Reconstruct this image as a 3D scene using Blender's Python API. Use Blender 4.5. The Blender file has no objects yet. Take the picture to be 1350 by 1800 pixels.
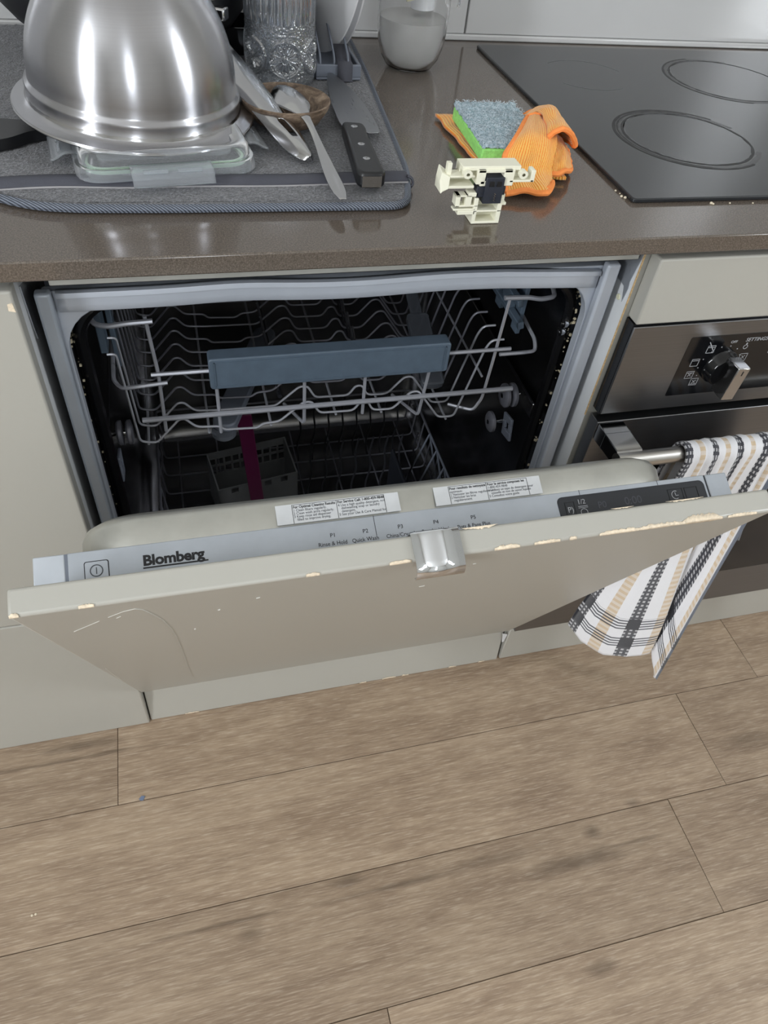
import bpy, math, random
from mathutils import Vector, Matrix, noise
random.seed(7)
S = bpy.context.scene
COL = S.collection
V = Vector

# ------------------------------------------------------------------ camera
def cam_axes(yaw, pitch, roll):
    cy, sy, cp, sp = math.cos(yaw), math.sin(yaw), math.cos(pitch), math.sin(pitch)
    cr, sr = math.cos(roll), math.sin(roll)
    f = V((sy*cp, cy*cp, -sp)); r0 = V((cy, -sy, 0)); u0 = r0.cross(f)
    return cr*r0 + sr*u0, -sr*r0 + cr*u0, f
cr_, cu_, cf_ = cam_axes(0.3381, 0.8241, 0.1302)
cam = bpy.data.cameras.new('camera'); co = bpy.data.objects.new('camera', cam); COL.objects.link(co)
m3 = Matrix((cr_, cu_, -cf_)).transposed()
co.matrix_world = Matrix.Translation((0.1423, -0.6049, 1.1058)) @ m3.to_4x4()
cam.sensor_fit = 'VERTICAL'; cam.sensor_height = 24.0; cam.lens = 1273.5/1800*24.0
cam.clip_start = 0.02
S.camera = co

# ------------------------------------------------------------------ world, daylight through the room's windows, exposure
w = bpy.data.worlds.new('world'); S.world = w; w.use_nodes = True
bg = w.node_tree.nodes['Background']; bg.inputs[0].default_value = (0.80, 0.90, 1.0, 1); bg.inputs[1].default_value = 3.0
def area(name, loc, target, sx, sy, power, col=(0.93, 0.965, 1.0)):
    l = bpy.data.lights.new(name, 'AREA'); l.shape = 'RECTANGLE'; l.size = sx; l.size_y = sy; l.energy = power; l.color = col
    o = bpy.data.objects.new(name, l); COL.objects.link(o); o.location = loc
    o.rotation_euler = (V(target) - V(loc)).to_track_quat('-Z', 'Y').to_euler()
    return o
area('daylight_left_window', (-1.86, -1.50, 1.62), (0.3, -1.50, 1.5), 0.42, 1.35, 76)
area('daylight_front_window', (-0.06, -3.26, 1.62), (-0.06, 0, 1.5), 0.36, 1.35, 18)
area('daylight_right_window', (2.56, -1.25, 1.62), (.5, -1.25, 1.5), 0.42, 1.35, 40)
S.view_settings.view_transform = 'Standard'; S.view_settings.look = 'None'
S.view_settings.gamma = 1.0; S.view_settings.use_curve_mapping = False
S.view_settings.exposure = -0.60

# ------------------------------------------------------------------ material helpers
def lin(c): return tuple(((x/255)/12.92 if x/255 <= .04045 else ((x/255+.055)/1.055)**2.4) for x in c)
class NT:
    def __init__(s, name):
        s.m = bpy.data.materials.new(name); s.m.use_nodes = True; s.t = s.m.node_tree
        s.b = s.t.nodes['Principled BSDF']
    def n(s, typ, **kw):
        o = s.t.nodes.new(typ)
        for k, v in kw.items(): setattr(o, k, v)
        return o
    def l(s, a, b): s.t.links.new(a, b)
    def math(s, op, a, b=None, c=None, clamp=False):
        o = s.n('ShaderNodeMath', operation=op); o.use_clamp = clamp
        for i, x in enumerate((a, b, c)):
            if x is None: continue
            if isinstance(x, (int, float)): o.inputs[i].default_value = x
            else: s.l(x, o.inputs[i])
        return o.outputs[0]
    def mix(s, f, a, b, typ='MIX'):
        o = s.n('ShaderNodeMix', data_type='RGBA', blend_type=typ)
        for i, x in ((0, f), (6, a), (7, b)):
            if isinstance(x, (int, float)): o.inputs[i].default_value = x
            elif isinstance(x, tuple): o.inputs[i].default_value = (*x, 1) if len(x) == 3 else x
            else: s.l(x, o.inputs[i])
        return o.outputs[2]
    def pos(s, scale=(1, 1, 1), off=None):
        g = s.n('ShaderNodeNewGeometry'); mp = s.n('ShaderNodeMapping')
        s.l(g.outputs['Position'], mp.inputs[0]); mp.inputs['Scale'].default_value = scale
        return mp.outputs[0]
    def noise(s, vec, scale, detail=3, rough=.55, dist=0.0):
        o = s.n('ShaderNodeTexNoise'); o.inputs['Scale'].default_value = scale
        o.inputs['Detail'].default_value = detail; o.inputs['Roughness'].default_value = rough
        o.inputs['Distortion'].default_value = dist
        if vec is not None: s.l(vec, o.inputs['Vector'])
        return o.outputs[0]
    def ramp(s, f, stops):
        o = s.n('ShaderNodeValToRGB'); e = o.color_ramp.elements
        while len(e) < len(stops): e.new(.5)
        for x, (p, c) in zip(e, stops): x.position = p; x.color = (*c, 1) if len(c) == 3 else c
        s.l(f, o.inputs[0]); return o.outputs[0]
    def rng(s, f, a, b, c=0.0, d=1.0):
        o = s.n('ShaderNodeMapRange'); s.l(f, o.inputs[0])
        for i, x in enumerate((a, b, c, d)): o.inputs[i+1].default_value = x
        return o.outputs[0]
    def bump(s, h, strength=.3, dist=.001):
        o = s.n('ShaderNodeBump'); o.inputs['Strength'].default_value = strength; o.inputs['Distance'].default_value = dist
        s.l(h, o.inputs['Height']); s.l(o.outputs[0], s.b.inputs['Normal'])
    def set(s, **kw):
        for k, v in kw.items():
            i = s.b.inputs[k.replace('_', ' ')]
            if isinstance(v, (int, float)): i.default_value = v
            elif isinstance(v, tuple): i.default_value = (*v, 1) if len(v) == 3 else v
            else: s.l(v, i)
        return s
def plain(name, rgb, rough=.5, metal=0.0, var=.06, vscale=30, bump=0.0, bscale=400, **kw):
    k = NT(name); c = lin(rgb)
    n = k.noise(k.pos(), vscale, 4)
    a = tuple(x*(1-var) for x in c); b = tuple(min(1, x*(1+var)) for x in c)
    k.set(Base_Color=k.ramp(n, [(.3, a), (.7, b)]), Roughness=rough, Metallic=metal)
    if bump: k.bump(k.noise(k.pos(), bscale, 2), bump, .0006)
    for p, v in kw.items(): k.set(**{p: v})
    return k.m
def brushed(name, rgb, rough=.28, sc=(2, 900, 900), var=.06, dark=None):
    k = NT(name); c = lin(rgb)
    n = k.noise(k.pos(sc), 1.0, 3)
    k.set(Base_Color=k.ramp(n, [(.3, tuple(x*(1-var) for x in c)), (.7, tuple(min(1, x*(1+var)) for x in c))]), Metallic=1.0,
          Roughness=k.rng(n, .2, .8, rough*.85, rough*1.15))
    k.bump(n, .06, .0003)
    return k.m
M = {}
M['cabinet'] = plain('greige satin lacquer', (176, 174, 166), .33, var=.012, vscale=3, bump=.02, bscale=250)
M['cabinet_edge'] = plain('worn cabinet edge', (120, 117, 104), .5, var=.05)
M['white_board'] = plain('white melamine', (222, 224, 226), .4, var=.01)
M['strip_grey'] = plain('dull white strip', (170, 170, 164), .6, var=.1)
M['edge_band'] = plain('grey edge band', (150, 148, 140), .5, var=.06)
M['chipboard'] = plain('raw chipboard', (203, 172, 128), .9, var=.25, vscale=350, bump=.5)
M['chip'] = plain('bare wood under chipped paint', (230, 214, 190), .85, var=.2, vscale=300, bump=.5, bscale=700)
M['scratch'] = plain('pale scratch', (196, 194, 186), .6)
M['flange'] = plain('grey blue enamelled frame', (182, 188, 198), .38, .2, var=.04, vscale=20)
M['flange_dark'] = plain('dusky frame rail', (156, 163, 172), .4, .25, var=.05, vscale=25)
M['rack_plastic'] = plain('slate blue rack plastic', (84, 98, 112), .42, var=.08, vscale=60, bump=.05)
M['rack_dark'] = plain('dark rack plastic', (34, 37, 43), .4)
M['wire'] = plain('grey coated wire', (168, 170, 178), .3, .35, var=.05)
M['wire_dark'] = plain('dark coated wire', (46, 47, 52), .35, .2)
M['wire_low'] = plain('darkened grey wire', (120, 121, 130), .35, .35)  # on the upper rack's rear wires this tone imitates the tub's darkness
M['rubber'] = plain('black rubber gasket', (12, 12, 14), .25, var=.2)
M['black'] = plain('black plastic', (22, 23, 26), .4, var=.1)
M['black_gloss'] = plain('black gloss', (14, 15, 18), .12, var=.1)
M['navy'] = plain('dark navy plastic', (40, 44, 54), .45)
M['ivory'] = plain('ivory plastic', (236, 234, 214), .45, var=.02)
M['foil'] = plain('crumpled foil tape', (214, 218, 224), .38, .8, bump=1.0, bscale=120)
M['chrome'] = plain('chrome', (225, 228, 232), .06, 1.0, var=.01)
M['steel'] = brushed('brushed steel', (136, 137, 140), .33)
M['bar_steel'] = plain('satin bar steel', (200, 198, 194), .3, 1.0, var=.02)
M['steel_polished'] = plain('polished steel', (184, 184, 185), .14, 1.0, var=.02)
M['tub'] = plain('stainless tub', (150, 150, 152), .22, 1.0, var=.15, vscale=15)
M['liner'] = plain('dull liner steel', (190, 190, 184), .36, .8, var=.09, vscale=28, bump=.06, bscale=160)
M['strip'] = plain('silver control strip', (176, 182, 190), .42, .35, var=.05, vscale=40)
M['strip_end'] = plain('pale silver end cap', (196, 202, 210), .42, .3)
M['ink'] = plain('black ink', (22, 23, 27), .6)
M['ink_grey'] = plain('grey ink', (70, 74, 80), .6)
M['ink_pale'] = plain('pale print', (170, 172, 176), .6)
M['ink_faint'] = plain('faint display segments', (66, 68, 76), .4)
M['paper'] = plain('printed label', (198, 200, 202), .5, var=.04, vscale=90)
M['plum'] = plain('plum plastic', (88, 26, 62), .3)
M['pink'] = plain('pink plastic', (214, 70, 150), .4)
M['basket'] = plain('grey basket plastic', (116, 118, 120), .45)
M['grey_plastic'] = plain('blue grey plastic', (112, 118, 130), .45)
M['plate'] = plain('white glazed ceramic', (222, 222, 224), .18, var=.01)
M['pump'] = plain('white plastic', (236, 238, 242), .35, var=.01)
M['cream'] = plain('cream tag', (216, 214, 186), .5)
M['crumb'] = plain('crumb', (226, 214, 190), .8)
M['dust'] = plain('pale residue', (196, 186, 160), .8)
M['blue_bit'] = plain('blue grey scrap', (112, 124, 148), .5)
M['wall'] = plain('painted wall', (214, 214, 210), .8, var=.01, vscale=2)
M['ceiling'] = plain('white ceiling', (235, 235, 232), .9, var=.01, vscale=2)
M['frame'] = plain('white window frame', (235, 236, 238), .4, var=.01)
M['tile'] = plain('grey gloss tile', (196, 196, 196), .12, var=.015, vscale=6)
M['grout'] = plain('pale sealant', (204, 204, 202), .6)
M['ring'] = plain('burnt ring marks', (18, 18, 20), .5, var=.3, vscale=120)
M['ring_soft'] = plain('smeared burnt residue', (27, 28, 30), .3, var=.3, vscale=90)
M['ring_pale'] = plain('pale zone print', (112, 114, 118), .4)
M['hob'] = plain('black ceramic glass', (40, 42, 45), .2, var=.05, vscale=10)
M['foam'] = plain('green foam', (160, 232, 126), .9, var=.14, vscale=260, bump=.9, bscale=330)
M['knife_steel'] = brushed('satin blade steel', (150, 152, 156), .3, (300, 20, 300))

def glass(name, rgb, rough=.03, ior=1.45, trans=1.0):
    return plain(name, rgb, rough, var=.0, Transmission_Weight=trans, IOR=ior)
M['glass'] = plain('clear pressed glass', (232, 238, 246), .02, var=0.0, Transmission_Weight=.92, IOR=1.6, Coat_Weight=1.0, Coat_IOR=2.2)
M['bottle'] = glass('clear bottle plastic', (250, 250, 250), .04, 1.2)
M['liquid'] = glass('clear soap', (238, 238, 236), .08, 1.2, .5)
M['lid_plastic'] = glass('translucent lid plastic', (238, 242, 246), .16, 1.2, .86)
M['gasket_green'] = glass('pale green seal', (196, 222, 196), .4, 1.3, .2)
M['clear_grip'] = glass('smoky clear plastic', (150, 156, 166), .2, 1.3, .7)
M['window_glass'] = glass('window glass', (250, 252, 255), 0.0, 1.05)

def wood_floor():
    k = NT('oak plank'); oi = k.n('ShaderNodeObjectInfo'); g = k.n('ShaderNodeNewGeometry')
    cb = k.n('ShaderNodeCombineXYZ'); k.l(k.math('MULTIPLY', oi.outputs['Random'], 37.0), cb.inputs[0]); k.l(k.math('MULTIPLY', oi.outputs['Random'], 91.0), cb.inputs[1])
    ad = k.n('ShaderNodeVectorMath', operation='ADD'); k.l(g.outputs['Position'], ad.inputs[0]); k.l(cb.outputs[0], ad.inputs[1])
    def mp(sc):
        q = k.n('ShaderNodeMapping'); k.l(ad.outputs[0], q.inputs[0]); q.inputs['Scale'].default_value = sc; return q.outputs[0]
    broad = k.noise(mp((2.6, 15, 1)), 1.0, 5, .65, .8)
    grain = k.noise(mp((16, 260, 1)), 1.0, 4, .62, .5)
    fine = k.noise(mp((34, 520, 1)), 1.0, 3, .65)
    blot = k.noise(mp((7, 16, 1)), 1.0, 3, .6, .5)
    cath = k.n('ShaderNodeTexWave', wave_type='BANDS', bands_direction='Y'); k.l(mp((1.3, 9, 1)), cath.inputs['Vector'])
    cath.inputs['Scale'].default_value = 1.6; cath.inputs['Distortion'].default_value = 9; cath.inputs['Detail'].default_value = 3; cath.inputs['Detail Scale'].default_value = .7
    tone = k.math('ADD', k.math('ADD', k.math('MULTIPLY', broad, .40), k.math('MULTIPLY', grain, .32)), k.math('MULTIPLY', blot, .28))
    col = k.ramp(tone, [(.3, lin((118, 98, 80))), (.45, lin((150, 129, 108))), (.56, lin((170, 149, 126))), (.7, lin((188, 168, 146)))])
    col = k.mix(k.math('MULTIPLY', cath.outputs[1], .16), col, lin((120, 100, 82)))
    col = k.mix(k.rng(fine, .52, .68, 0, .34), col, lin((112, 94, 78)))
    col = k.mix(k.rng(fine, .48, .34, 0, .40), col, lin((206, 190, 170)))
    tint = k.rng(oi.outputs['Random'], 0, 1, .90, 1.08)
    cc = k.n('ShaderNodeCombineColor'); [k.l(tint, cc.inputs[i]) for i in range(3)]
    col = k.mix(1.0, col, cc.outputs[0], 'MULTIPLY')
    wob = k.noise(mp((14, 60, 1)), 1.0, 3)
    tot = None
    # knots and cracks of these particular boards: centre, reach along and across the grain, strength
    for x, y, rx, ry, a in [(.6377, -.3282, .012, .008, .9), (.60, -.364, .075, .012, .85), (.72, -.304, .012, .006, .8), (.2604, -.3168, .02, .007, .8),
                            (.5756, -.4972, .02, .008, .7), (.9743, -.2483, .05, .014, .6), (.1207, -.3522, .016, .010, .6), (-.095, -.04, .06, .006, .9),
                            (.10, -.334, .07, .0028, .8), (.33, -.338, .10, .004, .8), (.68, -.357, .06, .003, .7), (-.13, -.060, .11, .003, .8), (-.06, -.058, .04, .0025, .9), (.45, -.335, .09, .008, .5)]:
        dx = k.math('MULTIPLY', k.math('SUBTRACT', k.sep_x(g), x), 1/rx); dy = k.math('MULTIPLY', k.math('SUBTRACT', k.sep_y(g), y), 1/ry)
        d = k.math('SQRT', k.math('ADD', k.math('MULTIPLY', dx, dx), k.math('MULTIPLY', dy, dy)))
        d = k.math('ADD', d, k.math('MULTIPLY', k.math('SUBTRACT', wob, .5), 2.2))
        f = k.rng(d, .3, 1.5, a, 0)
        tot = f if tot is None else k.math('MAXIMUM', tot, f)
    col = k.mix(k.math('MULTIPLY', tot, .62), col, lin((72, 58, 46)))
    k.set(Base_Color=col, Roughness=k.rng(grain, .3, .7, .42, .55))
    k.bump(k.math('ADD', grain, k.math('MULTIPLY', fine, .6)), .22, .0006)
    return k.m
def _sep(i):
    def f(s, g):
        key = '_s%d' % id(g)
        if not hasattr(s, key):
            o = s.n('ShaderNodeSeparateXYZ'); s.l(g.outputs['Position'], o.inputs[0]); setattr(s, key, o)
        return getattr(s, key).outputs[i]
    return f
NT.sep_x = _sep(0); NT.sep_y = _sep(1); NT.sep_z = _sep(2)
M['oak'] = wood_floor()
M['underlay'] = plain('dark joint', (104, 88, 72), .9)

def stone():
    k = NT('grey brown stone'); p = k.pos()
    a = k.noise(p, 700, 3, .7); b = k.noise(p, 9, 4, .6); v = k.n('ShaderNodeTexVoronoi'); k.l(p, v.inputs['Vector']); v.inputs['Scale'].default_value = 420
    col = k.ramp(a, [(.32, lin((74, 66, 59))), (.5, lin((96, 87, 79))), (.7, lin((122, 112, 102)))])
    col = k.mix(k.rng(b, .35, .7, 0, .35), col, lin((95, 85, 77)))
    sp = k.rng(v.outputs[0], .0, .13, .55, 0)
    col = k.mix(k.math('MULTIPLY', sp, k.rng(k.noise(p, 130, 1), .5, .62)), col, lin((176, 166, 156)))
    k.set(Base_Color=col, Roughness=.11, IOR=1.62); return k.m
M['stone'] = stone()
def pile():
    k = NT('charcoal microfibre pile'); p = k.pos()
    a = k.noise(p, 420, 3, .7); b = k.noise(p, 35, 3)
    col = k.ramp(a, [(.3, lin((46, 47, 52))), (.5, lin((86, 87, 93))), (.72, lin((150, 151, 158)))])
    col = k.mix(k.rng(b, .4, .7, 0, .45), col, lin((70, 71, 77)))
    k.set(Base_Color=col, Roughness=.95, Sheen_Weight=.4); k.bump(a, 1.0, .003); return k.m
M['pile'] = pile()
def cord():
    k = NT('twisted edge cord'); w_ = k.n('ShaderNodeTexWave', wave_type='BANDS', bands_direction='DIAGONAL'); k.l(k.pos(), w_.inputs['Vector']); w_.inputs['Scale'].default_value = 190
    k.set(Base_Color=k.ramp(w_.outputs[1], [(.2, lin((58, 63, 73))), (.8, lin((128, 135, 148)))]), Roughness=.7); k.bump(w_.outputs[1], .6, .001); return k.m
M['cord'] = cord()
M['band'] = plain('woven band', (70, 71, 80), .75, var=.05, bump=.3, bscale=900)
M['band_edge'] = plain('pale band edge', (150, 148, 150), .7)
def scrub():
    k = NT('fuzzy scouring pad'); p = k.pos(); a = k.noise(p, 260, 4, .7, 1.5); b = k.noise(p, 45, 2)
    col = k.ramp(a, [(.3, lin((112, 142, 150))), (.5, lin((158, 178, 188))), (.68, lin((212, 224, 232)))])
    col = k.mix(k.rng(b, .45, .7, 0, .5), col, lin((140, 150, 158)))
    k.set(Base_Color=col, Roughness=.95); k.bump(a, .6, .0016); return k.m
M['scrub'] = scrub(); M['fibre'] = plain('frayed pale fibre', (206, 218, 226), .9)
def ribbed_cloth():
    k = NT('orange knitted microfibre'); uv = k.n('ShaderNodeUVMap'); mp = k.n('ShaderNodeMapping'); k.l(uv.outputs[0], mp.inputs[0]); mp.inputs['Scale'].default_value = (1, 1, 1)
    w_ = k.n('ShaderNodeTexWave', wave_type='BANDS', bands_direction='X'); k.l(mp.outputs[0], w_.inputs['Vector']); w_.inputs['Scale'].default_value = 8; w_.inputs['Distortion'].default_value = .8
    n = k.noise(k.pos(), 500, 2)
    col = k.ramp(k.math('ADD', k.math('MULTIPLY', w_.outputs[1], .5), k.math('MULTIPLY', n, .5)), [(.25, lin((246, 140, 36))), (.72, lin((255, 200, 96)))])
    k.set(Base_Color=col, Roughness=.9, Sheen_Weight=.4); k.bump(k.math('ADD', w_.outputs[1], k.math('MULTIPLY', n, .7)), .5, .0012); return k.m
M['cloth'] = ribbed_cloth()
M['hem'] = plain('orange hem', (255, 150, 78), .9, var=.08, vscale=200, bump=.5)
def coconut():
    k = NT('turned brown wood'); p = k.pos((1, 1, 2)); a = k.noise(p, 60, 5, .65, 1.2)
    k.set(Base_Color=k.ramp(a, [(.3, lin((62, 50, 42))), (.5, lin((112, 94, 78))), (.72, lin((156, 138, 118)))]), Roughness=.55); k.bump(a, .4, .001); return k.m
M['wood_bowl'] = coconut()
ANI = 0.25
def bowl_steel():
    k = NT('spun brushed steel'); g = k.n('ShaderNodeNewGeometry')
    n = k.noise(k.pos((6, 6, 1500)), 1.0, 2)
    k.set(Base_Color=k.ramp(n, [(.3, lin((176, 176, 180))), (.7, lin((180, 180, 184)))]), Metallic=1.0, Roughness=.27, Anisotropic=.8, Anisotropic_Rotation=ANI)
    t = k.n('ShaderNodeTangent', direction_type='RADIAL', axis='Z'); k.l(t.outputs[0], k.b.inputs['Tangent']); return k.m
M['bowl'] = bowl_steel()
def towel_mat():
    k = NT('checked cotton towel'); uv = k.n('ShaderNodeUVMap'); sx = k.n('ShaderNodeSeparateXYZ'); k.l(uv.outputs[0], sx.inputs[0])
    u, v = sx.outputs[0], sx.outputs[1]
    def band(x, c, hw): return k.math('LESS_THAN', k.math('ABSOLUTE', k.math('SUBTRACT', x, c)), hw)
    def mx(a, b): return k.math('MAXIMUM', a, b)
    def weave(x, f): return k.math('GREATER_THAN', k.math('FRACT', k.math('MULTIPLY', x, f)), .5)
    col = lin((232, 232, 236)); 
    beige = None
    for c in (.15, .385, .62, .86): b = band(u, c, .024); beige = b if beige is None else mx(beige, b)
    blk = None
    for c in (.03, .27, .5, .745): b = band(u, c, .031); blk = b if blk is None else mx(blk, b)
    hb = None
    for c in (.075, .165): b = band(v, c, .025); hb = b if hb is None else mx(hb, b)
    chk = mx(weave(u, 38), weave(v, 60))
    tick = k.math('MAXIMUM', k.math('MULTIPLY', weave(u, 76), weave(v, 60)), k.math('MULTIPLY', k.math('SUBTRACT', 1.0, weave(u, 76)), k.math('SUBTRACT', 1.0, weave(v, 60))))
    c1 = k.mix(k.math('MULTIPLY', beige, k.math('ADD', .55, k.math('MULTIPLY', weave(v, 48), .35))), col, lin((206, 182, 148)))
    c2 = k.mix(k.math('MULTIPLY', hb, k.math('MULTIPLY', weave(v, 82), .9)), c1, lin((44, 48, 62)))
    c3 = k.mix(k.math('MULTIPLY', blk, k.math('ADD', .38, k.math('MULTIPLY', chk, .58))), c2, lin((30, 32, 44)))
    c4 = k.mix(k.math('MULTIPLY', blk, hb), c3, lin((24, 26, 36)))
    navy = k.math('GREATER_THAN', u, .935)
    c5 = k.mix(navy, c4, lin((84, 92, 110)))
    c6 = k.mix(k.math('MULTIPLY', navy, hb), c5, lin((28, 30, 42)))
    k.set(Base_Color=c6, Roughness=.95, Sheen_Weight=.3); k.bump(k.noise(k.pos(), 800, 2), .5, .0012); return k.m
M['towel'] = towel_mat()

# ------------------------------------------------------------------ mesh helpers
WL = {}
def base(p): return WL[p.name] if p is not None else V((0, 0, 0))
def tag(o, label=None, cat=None, group=None, kind=None):
    for k_, v_ in (('label', label), ('category', cat), ('group', group), ('kind', kind)):
        if v_: o[k_] = v_
    return o
def thing(name, loc, label, cat, group=None):
    o = bpy.data.objects.new(name, None); COL.objects.link(o); o.location = loc; WL[o.name] = V(loc); o.empty_display_size = .02
    return tag(o, label, cat, group)
def fillet(pts, r=.01, k=4, closed=False):
    pts = [V(p) for p in pts]; out = []; n = len(pts)
    for i, p in enumerate(pts):
        if not closed and i in (0, n-1): out.append(p); continue
        a, b = pts[i-1]-p, pts[(i+1) % n]-p; rr = min(r, a.length*.48, b.length*.48)
        A, B = p+a.normalized()*rr, p+b.normalized()*rr
        for j in range(k+1):
            t = j/k; out.append(A*(1-t)**2 + p*2*t*(1-t) + B*t*t)
    return out
class MB:
    def __init__(s, X=None): s.v = []; s.f = []; s.uv = {}; s.X = X
    def add(s, vs, fs):
        o = len(s.v); s.v += [(s.X @ V(p)) if s.X else V(p) for p in vs]; s.f += [tuple(i+o for i in f) for f in fs]; return s
    def box(s, x0, x1, y0, y1, z0, z1, R=None):
        vs = [V((x, y, z)) for z in (z0, z1) for x, y in ((x0, y0), (x1, y0), (x1, y1), (x0, y1))]
        if R is not None: vs = [R @ p for p in vs]
        return s.add(vs, [(3, 2, 1, 0), (4, 5, 6, 7), (0, 1, 5, 4), (1, 2, 6, 5), (2, 3, 7, 6), (3, 0, 4, 7)])
    def loft(s, rings, close=True, cap0=False, cap1=False):
        n = len(rings[0]); vs = [p for r in rings for p in r]; fs = []
        for i in range(len(rings)-1):
            for j in range(n if close else n-1):
                a, b = i*n+j, i*n+(j+1) % n; fs.append((a, b, b+n, a+n))
        if cap0: fs.append(tuple(range(n-1, -1, -1)))
        if cap1: fs.append(tuple((len(rings)-1)*n+j for j in range(n)))
        return s.add(vs, fs)
    def tube(s, path, r, n=6, closed=False, sq=1.0):
        P = [V(p) for p in path]; m = len(P); rings = []; up = None
        for i in range(m):
            d = (P[(i+1) % m]-P[i-1]) if closed else (P[min(i+1, m-1)]-P[max(i-1, 0)])
            d.normalize()
            if up is None: up = V((0, 0, 1)) if abs(d.z) < .9 else V((0, 1, 0))
            up = (up - d*up.dot(d)); up.normalize(); sd = d.cross(up)
            rr = r[i] if isinstance(r, (list, tuple)) else r
            rings.append([P[i]+sd*math.cos(t)*rr+up*math.sin(t)*rr*sq for t in [2*math.pi*j/n for j in range(n)]])
        if closed: rings.append(rings[0])
        return s.loft(rings, True, not closed, not closed)
    def lathe(s, prof, n=32, c=(0, 0, 0), cap0=False, cap1=False, R=None):
        c = V(c); R = R or Matrix.Identity(3)
        return s.loft([[c + R @ V((r*math.cos(2*math.pi*j/n), r*math.sin(2*math.pi*j/n), z)) for j in range(n)] for r, z in prof], True, cap0, cap1)
    def prism(s, poly, d):
        d = V(d); P = [V(p) for p in poly]; return s.loft([P, [p+d for p in P]], True, True, True)
    def grid(s, fn, nu, nv, uv=True):
        o = len(s.v); vs = []; fs = []
        for j in range(nv+1):
            for i in range(nu+1):
                vs.append(fn(i/nu, j/nv))
                if uv: s.uv[o+j*(nu+1)+i] = (i/nu, j/nv)
        for j in range(nv):
            for i in range(nu):
                a = j*(nu+1)+i; fs.append((a, a+1, a+nu+2, a+nu+1))
        return s.add(vs, fs)
    def build(s, name, m, parent=None, bev=0.0, seg=2, ang=40, solid=0.0, sub=0, offset=0.0):
        lo = V([min(p[i] for p in s.v) for i in range(3)]); hi = V([max(p[i] for p in s.v) for i in range(3)])
        c = V(((lo.x+hi.x)/2, (lo.y+hi.y)/2, lo.z))
        me = bpy.data.meshes.new(name); me.from_pydata([p-c for p in s.v], [], s.f); me.update()
        if s.uv:
            ul = me.uv_layers.new(name='UVMap')
            for lp in me.loops: ul.data[lp.index].uv = s.uv.get(lp.vertex_index, (0, 0))
        for p in me.polygons: p.use_smooth = True
        me.set_sharp_from_angle(angle=math.radians(ang))
        me.materials.append(M[m] if isinstance(m, str) else m)
        o = bpy.data.objects.new(name, me); COL.objects.link(o); o.location = c-base(parent); WL[o.name] = c
        if parent is not None: o.parent = parent
        if bev:
            b = o.modifiers.new('edge', 'BEVEL'); b.width = bev; b.segments = seg; b.limit_method = 'ANGLE'; b.angle_limit = math.radians(35)
        if solid:
            b = o.modifiers.new('thickness', 'SOLIDIFY'); b.thickness = solid; b.offset = offset
        if sub:
            b = o.modifiers.new('smooth', 'SUBSURF'); b.levels = sub; b.render_levels = sub
        return o
def box(name, m, parent, x0, x1, y0, y1, z0, z1, bev=0.0, X=None, R=None, **k): return MB(X).box(x0, x1, y0, y1, z0, z1, R).build(name, m, parent, bev, **k)
def rrect(x0, x1, y0, y1, r, k=6):
    out = []
    for cx, cy, a in ((x1-r, y1-r, 0), (x0+r, y1-r, 90), (x0+r, y0+r, 180), (x1-r, y0+r, 270)):
        for j in range(k+1):
            t = math.radians(a+90*j/k); out.append((cx+r*math.cos(t), cy+r*math.sin(t)))
    return out
def text(s, size, m, parent, X, align='LEFT', bold=0.0, shear=0.0, space=1.0, ext=.00008, sx=1.0, name='lettering', line=1.0):
    cu = bpy.data.curves.new(name, 'FONT'); cu.body = s; cu.size = size; cu.align_x = align; cu.offset = bold; cu.shear = shear
    cu.space_character = space; cu.extrude = ext; cu.space_line = line; cu.resolution_u = 3
    t = bpy.data.objects.new(name, cu); COL.objects.link(t)
    dg = bpy.context.evaluated_depsgraph_get(); me = bpy.data.meshes.new_from_object(t.evaluated_get(dg))
    bpy.data.objects.remove(t); bpy.data.curves.remove(cu)
    b = MB(); b.v = [X @ V((p.co.x*sx, p.co.y, p.co.z)) for p in me.vertices]; b.f = [tuple(p.vertices) for p in me.polygons]
    bpy.data.meshes.remove(me)
    return b.build(name, m, parent)

ZT = 0.7958      # worktop surface
YB = 0.5773      # backsplash face
exec_order = []
# ================================================================== SETTING
fl = thing('floor', (0.3, -1.4, -.02), None, None); fl['kind'] = 'structure'
box('underlay', 'underlay', fl, -1.9, 2.6, -3.3, .6, -.02, -.0016)
PW = .1655; rows = {0: -.047, 1: -.217, 2: .7795, 3: .2795, 4: -.62, 5: .05, -1: .5, -2: -.1, -3: .3}
for k in range(-3, 16):
    yb_ = -.1437-PW*(k-1); yf = yb_-PW      # row k spans yf..yb_
    off = rows.get(k, (k*.417) % 1.105)
    x = off-1.105*3
    while x < 2.6:
        xa, xb = max(x, -1.9), min(x+1.105, 2.6)
        if xb-xa > .02 and yf < .6:
            box('plank', 'oak', fl, xa+.0005, xb-.0005, yf+.0005, min(yb_, .6)-.0005, -.0016, 0.0, .0004, seg=1)
        x += 1.105
def struct(name, m, *a, **k): o = box(name, m, None, *a, **k); o['kind'] = 'structure'; return o
wb = struct('wall_back', 'wall', -1.9, 2.6, .585, .7, 0, 2.5)
for x0, x1 in ((-1.9, .5847), (.5873, 2.6)):
    box('tile', 'tile', wb, x0, x1, YB, .5849, ZT+.0085, 1.42, .001)
struct('trim_1', 'tile', -1.2, 1.8, YB-.004, .5848, ZT+.0003, ZT+.0082, bev=.002)
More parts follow.
